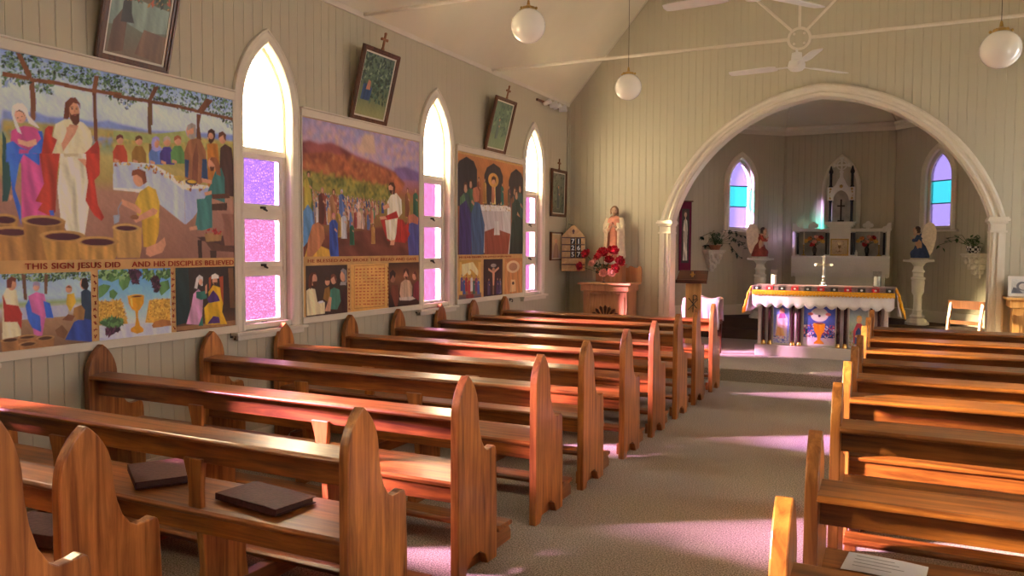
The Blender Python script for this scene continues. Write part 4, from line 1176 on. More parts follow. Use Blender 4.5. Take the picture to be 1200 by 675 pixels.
# ------------------------------------------------------------------ tilted pictures resting on the murals
def picture(y0,y1,z0,h,th,label,ops,cross=True,x0=.012,name='framed_picture',cat='picture',fw=.042,matw=.014,fm='frame_wood'):
    yc=(y0+y1)/2; w=(y1-y0); S,Cc=math.sin(th),math.cos(th)
    f=lambda u,v,d:(x0+v*S+d*Cc,yc+u,z0+v*Cc-d*S)
    t=thing(name,label,cat,(x0,yc,z0)); a=w/2
    q=lambda u,v0,v1:[(-u,v0),(u,v0),(u,v1),(-u,v1)]
    mb=MB().holed(q(a,0,h),[q(a-fw,fw,h-fw)],f,0,.028); mb.holed(q(a-.006,.006,h-.006),[q(a-fw*.55,fw*.55,h-fw*.55)],f,.028,.036); mb.build('frame',fm,t,bevel=.003)
    MB().holed(q(a-fw+.002,fw-.002,h-fw+.002),[q(a-fw-matw,fw+matw,h-fw-matw)],f,.012,.018).build('mat_border','mat_board',t)
    MB().prism(q(a-fw*.6,fw*.6,h-fw*.6),f,.001,.009).build('backing','frame_wood',t)
    pw,ph=w-2*fw-2*matw+.004,h-2*fw-2*matw+.004
    c=Canvas(int(pw*1000),int(ph*1000),4,seed=int(y0*10)).run(ops(int(pw*1000),int(ph*1000)))
    def fn(u,v):
        uu=u-pw/2; vv=v+fw+matw-.002; return (x0+vv*S+.013*Cc,yc+uu,z0+vv*Cc-.013*S)
    c.mesh('print',fn,'print_paint',t)
    if cross:
        mb=MB(); b=lambda u0,u1,v0,v1: mb.prism([(u0,v0),(u1,v0),(u1,v1),(u0,v1)],f,.008,.022)
        b(-.009,.009,h-.005,h+.145); b(-.038,.038,h+.085,h+.103)
        for u,v in ((-.038,h+.094),(.038,h+.094),(0,h+.145)): mb.prism([(u+.014*math.cos(k*PI/4),v+.014*math.sin(k*PI/4)) for k in range(8)],f,.007,.023)
        mb.prism([(-.02,h-.004),(.02,h-.004),(.012,h+.02),(-.012,h+.02)],f,.006,.024)
        mb.build('cross','cross_wood',t,bevel=.002)
    return t
def pic_a(w,h): return [('G',[0,h*.45,h*.7,h],[0x6a5a48,0x5f6a58,0x5a4a34,0x384838],0),('P',[0,h*.3,w*.3,h*.36,w*.6,h*.3,w,h*.36,w,h*.62,0,h*.66],0x78887a,.7),('P',[w*.05,0,w*.3,h*.05,w*.3,h*.42,w*.2,h*.5,w*.08,h*.35],0x5a4432,.8),('P',[w*.2,h*.36,w*.42,h*.38,w*.36,h*.48,w*.33,h*.62,w*.26,h*.66,w*.2,h*.58],0x33302a,.6),('P',[w*.5,h*.05,w,h*.0,w,h*.32,w*.6,h*.34],0x6a5240,.8),('S',[0,h*.64,w,h*.6,w,h,0,h],[0x9a6a34,0x3a4a30,0xa04a2c,0xb89048,0x4a5a48,0x2c3428],[170,26,3]),('E',[w*.7,h*.8,24,34],0xa8624a,0)]
def pic_b(w,h): return [('G',[0,h*.25,h*.6,h],[0x8a8a5c,0x6a7450,0x4a5e4c,0x55685a],0),('S',[0,h*.5,w,h*.5,w,h,0,h],[0x34483c,0x2c3c34,0x5a7058,0x3a4a48,0x7a8a70],[150,26,5]),('P',[w*.1,h*.25,w*.4,h*.25,w*.42,h*.45,w*.3,h*.52,w*.12,h*.5],0x2c4468,.8),('P',[w*.22,h*.42,w*.36,h*.42,w*.34,h*.56,w*.26,h*.58],0xa8705a,.5),('S',[w*.4,h*.25,w*.95,h*.25,w*.9,h*.6,w*.45,h*.65],[0x3c5040,0x2c3c30,0x4a6450],[80,24,7])]
def pic_c(w,h): return [('G',[0,h*.4,h],[0x7a8a62,0x5f7458,0x546a58],0),('S',[0,h*.3,w,h*.3,w,h,0,h],[0x5a7058,0x4c6250,0x6c8264,0x445a4c],[90,34,2]),('M',[w*.4,h*.2,h*.45],[0x64705a,0x4c5c54,0x4a4438],'')]
def pic_d(w,h): return [('G',[0,h*.4,h],[0x4a4a3c,0x55604c,0x64685a],0),('S',[0,0,w,0,w,h,0,h],[0x3a4438,0x50584a,0x2c342c,0x6a6a58],[100,28,4]),('M',[w*.5,h*.1,h*.6],[0x6a6a60,0x3c4648,0x3a3028],'')]
def pic_e(w,h): return [('G',[0,h*.4,h],[0x8a7a8a,0xa08a68,0xb09870],0),('P',[w*.2,0,w*.8,0,w*.7,h*.5,w*.5,h*.7,w*.3,h*.5],0x8a6a58,.6),('E',[w*.5,h*.72,w*.16,h*.1],0xb88a68,0)]
th=math.asin(.168/.67)
picture(3.33,3.87,2.756,.67,th,'tilted framed picture above the nearest mural, its top cut by the photo edge',pic_a)
picture(5.85,6.41,2.756,.67,th,'tilted framed picture with small cross, resting on the middle mural',pic_b)
picture(8.43,8.97,2.756,.66,th,'tilted framed green picture with small cross, resting on the far mural',pic_c)
picture(10.47,11.02,2.045,.68,.02,'upright framed picture with cross, by the corner above a small frame',pic_d,x0=.004)
picture(10.47,10.89,1.41,.41,.01,'small thin-framed picture on the left wall beside the hymn board',pic_e,cross=False,x0=.004,fw=.022,matw=.012)
# ------------------------------------------------------------------ hymn board
hb=thing('hymn_board','oak hymn board with a pointed top hanging in the far left corner','hymn board',(.195,10.9,1.25))
d0=Vector((.31,.17,0)).normalized(); nn=Vector((d0.y,-d0.x,0)); oc=Vector((.195,10.915,0))
HB=lambda u,v,w:tuple(oc+d0*u+nn*w+Vector((0,0,v)))
MB().prism([(-.175,1.25),(.175,1.25),(.175,1.76),(.03,1.915),(0,1.925),(-.03,1.915),(-.175,1.76)],HB,-.018,0).build('panel','board_oak',hb,bevel=.004)
mb=MB()
for z in (1.34,1.44,1.535,1.63,1.735): mb.prism([(-.17,z),(.17,z),(.17,z+.016),(-.17,z+.016)],HB,0,.012)
mb.build('number_rail','dark_stain',hb,bevel=.002)
mb=MB().prism([(-.012,1.80),(.012,1.80),(.012,1.83),(.022,1.83),(.022,1.845),(.012,1.845),(.012,1.865),(-.012,1.865),(-.012,1.845),(-.022,1.845),(-.022,1.83),(-.012,1.83)],HB,0,.004); mb.build('cross_motif','dark_stain',hb)
MB().tube([HB(0,1.9,-.02),HB(0,1.93,-.1),HB(-.05,1.95,-.2)],.004,6).build('hanging_wire','dark_metal',hb)
for r_,(a,b_) in enumerate((('7','1'),('2','6'),('5','7'))):
    z=1.648-r_*.096; nm=('top','middle','bottom')[r_]
    for u,ch,sd in ((-.01,a,'left'),(.075,b_,'right')):
        c=thing('number_card','black card with white %s, %s of the %s row on the hymn board'%(ch,sd,nm),'number card',HB(u,z,.012))
        MB().prism([(u-.036,z),(u+.036,z),(u+.036,z+.085),(u-.036,z+.085)],HB,.0125,.016).build('card','number_black',c)
        text(ch,.095,lambda x,y,w,u=u,z=z:HB(u+x,z+.009+y,.0165+w),'white_plastic',c,name='numeral',bold=.002)
# ------------------------------------------------------------------ pews
def endprof():
    L=[(-.1,0),(-.03,0),(-.01,.05),(.04,.085),(.12,.09),(.17,.06),(.2,0),(.3,0),(.3,.3)]
    L+=[(.29,.55),(.283,.58),(.265,.592),(.23,.585),(.195,.583),(.165,.6),(.135,.64),(.113,.70),(.104,.75)]
    L+=goth(.1,.79,.985,0,7)[::-1]+[(-.1,.4)]
    return L
EP=endprof()
def make_pew(x0,x1,y,label,group,kneel=True,ov=.095):
    L=x1-x0; t=thing('pew',label,'pew',((x0+x1)/2,y,0),0,group)
    for a,b in ((x0,x0+.045),(x1-.045,x1)): MB().prism(EP,YZ,a,b).build('end_panel','pew_end',t,bevel=.005).location  # built in room space below
    def o(mb,n,m,bv=.004): return mb.build(n,m,t,bevel=bv)
    a,b=x0+.04,x1-.04
    o(MB().prism([(-ov,.776),(-ov-.005,.788),(-ov+.005,.799),(.03,.812),(.036,.80),(.03,.785)],YZ,a+.002,b-.002),'book_ledge','pew_along')
    o(MB().prism([(-.035,.672),(-.008,.672),(0,.79),(-.027,.79)],YZ,a,b),'back_board','pew_along')
    o(MB().prism([(-.07,.452),(-.075,.47),(-.06,.478),(.28,.486),(.292,.474),(.285,.455)],YZ,a,b),'seat','pew_along')
    mb=MB().box(a,b,-.055,-.03,.372,.456).box(a,b,.25,.275,.385,.456); o(mb,'seat_rail','pew_along')
    for s in (.335,.675):
        c=x0+L*s; mb=MB().prism([(c-.062,.69),(c-.052,.655),(c-.036,.60),(c-.03,.54),(c-.034,.476),(c+.042,.476),(c+.04,.56),(c+.046,.63),(c+.05,.69)],XZ,-.05,-.022); o(mb,'back_strut','pew_end')
        mb=MB().prism([(-.02,.06),(.25,.06),(.23,.2),(.245,.455),(-.03,.455),(-.005,.2)],YZ,c-.02,c+.02); o(mb,'leg_panel','pew_end')
        if kneel: mb=MB().prism([(-.08,0),(.56,0),(.56,.05),(.53,.085),(-.05,.085),(-.08,.05)],YZ,c-.03,c+.03)
        else: mb=MB().prism([(-.08,0),(.3,0),(.3,.05),(.26,.085),(-.05,.085),(-.08,.05)],YZ,c-.03,c+.03)
        o(mb,'floor_runner','pew_depth')
    if kneel:
        for c in (x0+.075,x1-.075): o(MB().prism([(.03,0),(.56,0),(.56,.05),(.53,.085),(.03,.085)],YZ,c-.028,c+.028),'floor_runner','pew_depth')
        o(MB().prism([(.40,.086),(.56,.086),(.565,.10),(.555,.112),(.41,.118),(.395,.105)],YZ,a-.0,b),'kneeler','pew_along')
    return t
# parts are modelled about y = 0, so shift meshes to the pew's own row
_b=MB.build
def pew_build(x0,x1,y,*a):
    def bb(s,name,mat,parent=None,**k):
        if parent is not None: bmesh.ops.translate(s.bm,verts=s.bm.verts,vec=(0,y,0))
        return _b(s,name,mat,parent,**k)
    MB.build=bb; t=make_pew(x0,x1,y,*a); MB.build=_b; return t
XE=2.685
GL='pews left of the aisle'; GR='pews right of the aisle'
ly=[8.93,8.12,7.37,6.57,5.80,4.94,4.19,3.30,2.47]
ll=['front-row wooden pew left of the aisle, nearest the lectern','second wooden pew from the front, left of the aisle','third wooden pew from the front, left of the aisle','fourth wooden pew from the front, left of the aisle','fifth wooden pew from the front, left of the aisle','sixth wooden pew from the front, left of the aisle, red in the coloured light','seventh wooden pew from the front, left of the aisle','left pew in front of the one with two dark books, its rail glowing red','wooden pew with two dark books on its seat, left of the aisle']
proto=pew_build(.04,XE,ly[0],ll[0],GL)
for y,l in zip(ly[1:],ll[1:]): dup(proto,((.04+XE)/2,y,0),l)
pew_build(.12,2.05,1.77,'short pew with its pointed end panel at the bottom left of the photo',GL,False)
pew_build(.12,2.45,1.2,'pew cut by the bottom left corner, only part of its end showing',GL,False).scale=(1,1,1.22)
XR=4.30
ry=[8.83,7.83,6.95,6.20,5.46,4.71,3.94,2.86,2.05]
rl=['front-row wooden pew right of the aisle, beneath the chair','second wooden pew from the front, right of the aisle','third wooden pew from the front, right of the aisle','fourth wooden pew from the front, right of the aisle','fifth wooden pew from the front, right of the aisle','sixth wooden pew from the front, right of the aisle','seventh wooden pew from the front, right of the aisle','right-hand pew with a white printed paper lying on its seat','right pew nearest the camera, only its rounded end post showing']
proto2=pew_build(XR-.045,W-.05,ry[0],rl[0],GR,True,.14)
for y,l in zip(ry[1:],rl[1:]): dup(proto2,((XR-.045+W-.05)/2,y,0),l)
# books and papers on the pews
def book(x,y,z,rz,l,w,h,label,big=True):
    t=thing('hymn_book',label,'book',(x,y,z),rz)
    def o(mb,n,m): return mb.build(n,m,t,bevel=.004,local=True)
    o(MB().box(-l/2,l/2,-w/2,w/2,0,.005).box(-l/2,l/2,-w/2,w/2,h-.005,h).box(-l/2,l/2,-w/2,-w/2+.008,0,h),'cover','leather')
    o(MB().box(-l/2+.008,l/2-.008,-w/2+.008,w/2-.01,.005,h-.005),'pages','page_edge')
    o(MB().box(-.05,l/2-.05,-.012,.012,h,h+.001),'title_strip','page_edge') if False else None
    return t
book(1.34,2.655,.488,R(-33),  .36,.25,.034,'brown leather book on the pew seat, left of the other')
book(2.06,2.60,.488,R(-8),  .40,.22,.03,'brown leather book on the pew seat, nearer the aisle')
book(1.60,1.90,.488,R(10),.30,.2,.05,'dark book lying on the seat of the short bottom-left pew')
def sheet(x,y,z,rz,l,w,label,name='paper_sheet'):
    t=thing(name,label,'paper',(x,y,z),rz)
    mb=MB(); n=8
    V=[(-l/2+l*i/n,sy*w/2,.002+.004*math.sin(i/n*PI)) for sy in (-1,1) for i in range(n+1)]; V+=[(x_,y_,z_-.001) for x_,y_,z_ in V]
    F=[(i,i+1,n+2+i,n+1+i) for i in range(n)]+[(2*n+2+i,2*n+3+i,3*n+4+i,3*n+3+i) for i in range(n)]
    mb.quads(V,F).build('sheet','paper',t,local=True)
    mb=MB()
    for k in range(4): mb.box(-l*.38,l*(.1+.07*(k%3)),w*(.3-.18*k)-.002,w*(.3-.18*k)+.002,.0062,.0068)
    mb.build('printed_lines','paper_line',t,local=True)
sheet(4.50,3.02,.486,R(-6),.26,.18,'white printed sheet on the nearest right-hand pew seat')
sheet(.42,5.12,.486,R(12),.14,.10,'small white card on a left pew seat below the first window')
# ------------------------------------------------------------------ side altars of pale timber
PF=.15   # sanctuary floor level
def side_altar(xa,xb,ya,top,label,wd,mirror=False):
    t=thing('side_altar',label,'side altar',((xa+xb)/2,(ya+D)/2,PF)); yb=D-.022; w=xb-xa
    MB().box(xa-.07,xb+.07,ya-.06,yb,top-.03,top).build('top_shelf',wd,t,bevel=.006)
    MB().box(xa-.03,xb+.03,ya-.025,yb,top-.12,top-.03).build('frieze',wd,t,bevel=.008)
    MB().box(xa+.02,xb,ya+.03,yb,PF,top-.12).build('body',wd,t)
    for a,b in ((xa,xa+.1),(xb-.1,xb)):
        MB().box(a,b,ya,ya+.06,PF,top-.12).box(a-.008,b+.008,ya-.012,ya+.05,PF,PF+.1).box(a+.03,b-.03,ya-.008,ya,PF+.16,top-.2).build('pilaster',wd,t,bevel=.004)
    MB().box(xa+.1,xb-.1,ya+.0,ya+.05,top-.16,top-.12).build('upper_rail',wd,t,bevel=.003); MB().box(xa+.1,xb-.1,ya,ya+.05,PF,PF+.12).build('lower_rail',wd,t,bevel=.003)
    # carved sunburst panel
    cx=(xa+xb)/2; cz=PF+.16+(top-.95); r0,r1=.07,min(.26,(xb-xa)/2-.13); mb=MB()
    for k in range(9):
        a=PI*(k+.5)/9; da=.11
        mb.prism([(cx+r0*math.cos(a-da*.6),cz+.1+r0*math.sin(a-da*.6)),(cx+r1*math.cos(a-da),cz+.1+r1*math.sin(a-da)),(cx+(r1+.03)*math.cos(a),cz+.1+(r1+.03)*math.sin(a)),(cx+r1*math.cos(a+da),cz+.1+r1*math.sin(a+da)),(cx+r0*math.cos(a+da*.6),cz+.1+r0*math.sin(a+da*.6))],XZ,ya+.012,ya+.032)
    mb.prism([(cx+.055*math.cos(PI*k/10),cz+.1+.055*math.sin(PI*k/10)) for k in range(11)],XZ,ya+.008,ya+.032)
    mb.build('sunburst_carving','dark_stain' if not mirror else wd,t,bevel=.003)
    # shaped backboard
    bx0,bx1=xa+.03,xb+.08; z0,z1=top,top+.2; P=[(bx0,z0),(bx1,z0),(bx1,z1)]
    n=5; ww=(bx1-bx0)/n
    for k in range(n):
        x=bx1-ww*k; P+=[(x-ww*.12,z1+.035),(x-ww*.3,z1+.035),(x-ww*.42,z1+.008),(x-ww*.7,z1+.008)]
    P+=[(bx0,z1)]
    MB().prism(P,XZ,yb-.03,yb).build('backboard',wd,t,bevel=.004)
    return t
sa=side_altar(.44,1.09,10.70,1.10,'pale timber side altar with carved sunburst, left of the chancel arch','rosy_pine')
sb=side_altar(5.70,6.40,10.72,1.05,'pale timber side altar at the right edge of the photo','pine',True)
# framed print on the right side altar
fp=thing('photo_frame','white-framed grey print standing on the right-hand side altar','picture',(5.87,11.0,1.05))
T=lambda u,v,w:(5.87+u,10.98+v*.16+w,1.052+v)
MB().holed([(-.2,0),(.2,0),(.2,.235),(-.2,.235)],[[(-.165,.035),(.165,.035),(.165,.2),(-.165,.2)]],T,-.01,.008).build('frame','white_paint',fp,bevel=.002)
MB().prism([(-.17,.03),(.17,.03),(.17,.205),(-.17,.205)],T,.0,.006).build('backing','mat_board',fp)
c=Canvas(330,165,4,seed=8).run([('G',[0,80,165],[0x8a8a8a,0xa8a6a0,0xc0beb8],0),('E',[110,85,60,52],0x5a5a60,0),('E',[120,80,44,38],0xb0a8a0,0),('P',[170,0,330,0,300,90,240,120,190,80],0x86827c,.8),('E',[235,110,34,36],0xa8a29a,0),('P',[0,0,120,0,60,60,20,70],0x5a5a62,.8)])
c.mesh('print',lambda u,v:(5.87+u-.165,10.98+(v+.035)*.16-.004+u*0,1.052+v+.035),'print_paint',fp)
# ------------------------------------------------------------------ flowers
def petal(mb,M,l,w,cup):
    V=[];F=[]
    for i in range(4):
        t=i/3; hw=w*math.sin(PI*(.18+.62*t))**.8
        for j in range(4):
            s_=(j/3-.5)*2; V.append(M@Vector((l*t*math.cos(cup*t),s_*hw,l*t*math.sin(cup*t)+.25*hw*s_*s_)))
    for i in range(3):
        for j in range(3): F.append((i*4+j,i*4+j+1,i*4+j+5,i*4+j+4))
    mb.quads(V,F)
def bloom(mb,c,d,r,rr):
    q=Vector(d).to_track_quat('Z','Y').to_matrix().to_4x4(); B=Matrix.Translation(c)@q
    for ring,(n,sc,cup,up) in enumerate(((5,1.05,.5,-.1),(5,.9,1.0,.0),(5,.72,1.4,.12),(4,.5,1.7,.25))):
        for k in range(n):
            M=B@Matrix.Translation((0,0,up*r))@Matrix.Rotation(2*PI*k/n+ring*.5,4,'Z')
            petal(mb,M@Matrix.Rotation(rr.uniform(-.25,.25),4,'X'),r*1.1*sc*rr.uniform(.85,1.1),r*.5*sc,cup)
    mb.ball(tuple(B@Vector((0,0,r*.3))),r*.3,seg=8)
def flower(vase,pos,r,mat,label,group,rr,name='rose',cat='flower'):
    v=Vector(vase); p=Vector(pos); d=(p-v); d=(d.normalized()+Vector((0,-.9,.1))).normalized()
    t=thing(name,label,cat,pos,0,group)
    mb=MB(); bloom(mb,p,d,r,rr); mb.build('bloom',mat,t,smooth='all')
    MB().tube([v+Vector((0,0,.0)),v*.5+p*.5+Vector((0,0,.015)),p-d*r*.1],.0035,5).build('stem','stem_green',t)
    return t
def foliage(name,c,n,spread,size,mat,label,cat,seed,zr=(0,.2),droop=0,yflat=1,stemr=.0025,ybias=0,nrm=None):
    """leafy sprays: every leaf a folded blade on a curved stem"""
    rr=random.Random(seed); t=thing(name,label,cat,c); c=Vector(c); mb=MB(); ms=MB()
    for i in range(n):
        a=rr.uniform(0,2*PI); s_=spread*rr.uniform(.35,1); e=c+Vector((math.cos(a)*s_,math.sin(a)*s_*yflat+ybias,rr.uniform(*zr)-droop*s_*rr.random()))
        if nrm:
            nv=Vector(nrm); dd=(e-c).dot(nv)
            if dd<.0: e-=nv*(dd*1.4)
        m=c*.5+e*.5+Vector((0,0,.05*s_/spread+.02)); ms.tube([c,m,e],stemr,4)
        for k in range(4):
            q=m.lerp(e,k/3); az=rr.uniform(0,2*PI); M=Matrix.Translation(q)@Matrix.Rotation(az,4,'Z')@Matrix.Rotation(rr.uniform(-.9,.5),4,'Y'); l=size*rr.uniform(.7,1.3)
            V=[M@Vector(p_) for p_ in ((0,0,0),(l*.4,l*.26,.12*l),(l*.75,l*.17,.06*l),(l,0,-.05*l),(l*.75,-l*.17,.06*l),(l*.4,-l*.26,.12*l),(l*.45,0,0))]
            mb.quads(V,[(0,6,1),(1,6,2),(2,6,3),(3,6,4),(4,6,5),(5,6,0)])
    mb.build('leaves',mat,t); ms.build('stems','stem_green',t); return t
def vase(x,y,z,h,mat,label,prof=None,cat='vase'):
    t=thing('vase',label,cat,(x,y,z)); r=h*.3
    pr=prof or [(.001,0),(.55,0),(.58,.05),(.3,.12),(.25,.2),(.55,.45),(.8,.7),(.95,.95),(1,1),(.9,1),(.82,.9),(.4,.5),(.001,.45)]
    MB().lathe([(max(.0005,a*r),b*h) for a,b in pr],(x,y,z),20).build('body',mat,t,smooth=True)
    return t
VX,VY,VZ=.72,10.78,1.10
vase(VX,VY,VZ,.13,'silver','small silver footed vase of roses on the left side altar')
rr=random.Random(2)
vt=(VX,VY,VZ+.1)
foliage('foliage',vt,13,.2,.06,'leaf_dark','dark green rose leaves spilling from the silver vase','foliage',5,(.0,.2),0,.6)
for i,(dx,dz,r,m_) in enumerate([(-.31,.12,.075,'r'),(-.24,.29,.08,'r'),(-.12,.17,.065,'p'),(.02,.31,.095,'r'),(.17,.34,.085,'r'),(.25,.20,.08,'r'),(.20,.10,.065,'r'),(.03,.04,.062,'p'),(.15,.05,.062,'p'),(-.06,.25,.06,'r'),(.10,.22,.07,'r')]):
    if m_=='r': flower(vt,(VX+dx,VY-.09+.02*(i%3),VZ+.1+dz),r,'petal_red','red rose in the bunch in the silver vase',"red roses on the left side altar",rr)
    else: flower(vt,(VX+dx,VY-.11,VZ+.1+dz),r,'petal_pink','pale pink rose low in the bunch in the silver vase','pink roses on the left side altar',rr)
# ------------------------------------------------------------------ statues
def hand(mb,c,d,s):
    """small palm with five fingers pointing along d"""
    q=Vector(d).to_track_quat('Z','Y').to_matrix().to_4x4(); M=Matrix.Translation(c)@q
    mb.ball((0,0,.012*s),.012*s,.007*s,.017*s,seg=8,M=M)
    for k,(u,l) in enumerate(((-.009,.026),(-.003,.030),(.003,.029),(.009,.024))): mb.tube([M@Vector((u*s,0,.02*s)),M@Vector((u*1.1*s,-.003*s,(.022+l*.6)*s)),M@Vector((u*1.1*s,-.009*s,(.022+l)*s))],.0034*s,5)
    mb.tube([M@Vector((.011*s,0,.006*s)),M@Vector((.02*s,-.004*s,.02*s)),M@Vector((.02*s,-.007*s,.032*s))],.0038*s,5)
def head(mb,c,s,rz=0,tilt=0):
    M=Matrix.Translation(c)@Matrix.Rotation(rz,4,'Z')@Matrix.Rotation(tilt,4,'X')
    mb.ball((0,0,0),.055*s,.064*s,.075*s,16,M); mb.ball((0,-.012*s,-.045*s),.04*s,.045*s,.038*s,12,M)
    mb.prism([(-.004*s,.02*s),(.004*s,.02*s),(.012*s,-.018*s),(-.012*s,-.018*s)],lambda u,v,w:M@Vector((u,w,v)),-.075*s+.0,-.05*s)
    for u in (-.056,.056): mb.ball((u*s,.004*s,0),.008*s,.012*s,.018*s,8,M)
    mb.tube([M@Vector((0,.01*s,-.05*s)),M@Vector((0,.015*s,-.13*s))],.032*s,10)
    return M
def face(t,M,s):
    mb=MB()
    for u in (-.022,.022): mb.ball((u*s,-.058*s,.008*s),.010*s,.006*s,.0045*s,8,M); mb.box((u-.014)*s,(u+.014)*s,-.066*s,-.058*s,.02*s,.025*s,M)
    mb.box(-.016*s,.016*s,-.062*s,-.05*s,-.037*s,-.031*s,M); return mb.build('facial_features','hair_light',t)
def standing_saint(x,y,z,h,label):
    t=thing('statue',label,'statue',(x,y,z)); s=h
    MB().lathe([(.20*s,0),(.20*s,.03),(.185*s,.04),(.185*s,.05)],(x,y,z),8).build('base','plaster',t)
    z+=.05; o=Vector((x,y,z))
    mb=MB(); M=head(mb,o+Vector((0,-.015*s,.915*s)),s,R(12),R(8))
    mb.lathe([(.10*s,.02*s),(.10*s,.35*s),(.105*s,.55*s),(.125*s,.68*s),(.115*s,.75*s),(.06*s,.81*s),(.035*s,.83*s)],tuple(o),18,sy=.75)
    for sd in (-1,1):
        mb.tube([o+Vector((sd*.12*s,0,.75*s)),o+Vector((sd*.155*s,-.03*s,.62*s)),o+Vector((sd*.145*s,-.07*s,.55*s)),o+Vector((sd*.04*s,-.15*s,.60*s+.03*s*sd))],.036*s,10,.02*s)
    hand(mb,o+Vector((.045*s,-.145*s,.62*s)),(-.5,-.2,.8),1.9*s); hand(mb,o+Vector((-.05*s,-.15*s,.57*s)),(.6,-.3,.8),1.9*s)
    mb.build('body','skin_plaster',t,remesh=.006*s/.75)
    fold=lambda a,zz:1+.07*math.sin(9*a)*max(0,1-zz/(.75*s))+.03*math.sin(17*a+1)*max(0,1-zz/(.6*s))
    mb=MB().lathe([(.17*s,0),(.168*s,.05*s),(.14*s,.2*s),(.122*s,.4*s),(.118*s,.55*s),(.135*s,.68*s),(.125*s,.755*s),(.066*s,.815*s)],tuple(o),36,sy=.8,wob=fold); mb.build('robe','robe_rose',t,smooth='all')
    # mantle over shoulders, arms and down the back
    mb=MB(); rows=[]
    for i in range(11):
        f=i/10; zz=(.80-.74*f)*s; row=[]
        for k in range(25):
            g=k/24; a=R(-60)+g*R(300); rad=(.075+.085*min(1,f*3.2)+.03*f)*s*(1+.05*math.sin(8*a+f*4)*f)
            if f>.15: rad+=.012*s
            row.append(o+Vector((rad*math.cos(a)*1.05,rad*math.sin(a)*.88,zz-(.12*s*(1-abs(g-.5)*2)*0))))
        rows.append(row)
    mb.sweep(rows); b_=mb.build('mantle','robe_cream',t,smooth='all'); md=b_.modifiers.new('thick','SOLIDIFY'); md.thickness=.012
    mb=MB()
    for sd in (-1,1):
        mb.tube([o+Vector((sd*.115*s,.0,.775*s)),o+Vector((sd*.165*s,-.03*s,.64*s)),o+Vector((sd*.155*s,-.075*s,.55*s)),o+Vector((sd*.085*s,-.125*s,.575*s+.02*s*sd))],.05*s,12,.05*s)
        mb.tube([o+Vector((sd*.125*s,-.08*s,.58*s)),o+Vector((sd*.13*s,-.1*s,.45*s)),o+Vector((sd*.12*s,-.09*s,.36*s))],.045*s,10,.015*s)
    mb.build('sleeves','robe_cream',t,remesh=.007*s/.75)
    mb=MB().ball((0,.018*s,.018*s),.068*s,.068*s,.072*s,14,M)
    for sd in (-1,1): mb.tube([M@Vector((sd*.055*s,.01*s,.03*s)),M@Vector((sd*.066*s,.0,-.05*s)),M@Vector((sd*.06*s,-.01*s,-.13*s))],.024*s,8,.014*s)
    mb.tube([M@Vector((0,.06*s,0)),M@Vector((0,.075*s,-.14*s))],.05*s,10,.04*s)
    mb.build('hair','hair_light',t,remesh=.006*s/.75)
    MB().ball((0,-.048*s,-.066*s),.032*s,.022*s,.034*s,10,M).build('beard','hair_light',t,smooth='all')
    face(t,M,s)
    MB().ball(tuple(o+Vector((0,-.125*s,.68*s))),.022*s,.012*s,.024*s,10).build('heart_emblem','robe_red',t,smooth='all')
    return t
ws=thing('wall_bracket_shelf','pale timber block the saint statue stands on, behind the roses','pedestal',(.79,11.04,1.10))
MB().box(.64,.94,10.93,11.12,1.10,1.34).box(.62,.96,10.91,11.125,1.34,1.36).build('block','rosy_pine',ws,bevel=.006)
standing_saint(.79,11.02,1.36,.79,'painted plaster saint in cream mantle and rose robe above the roses')
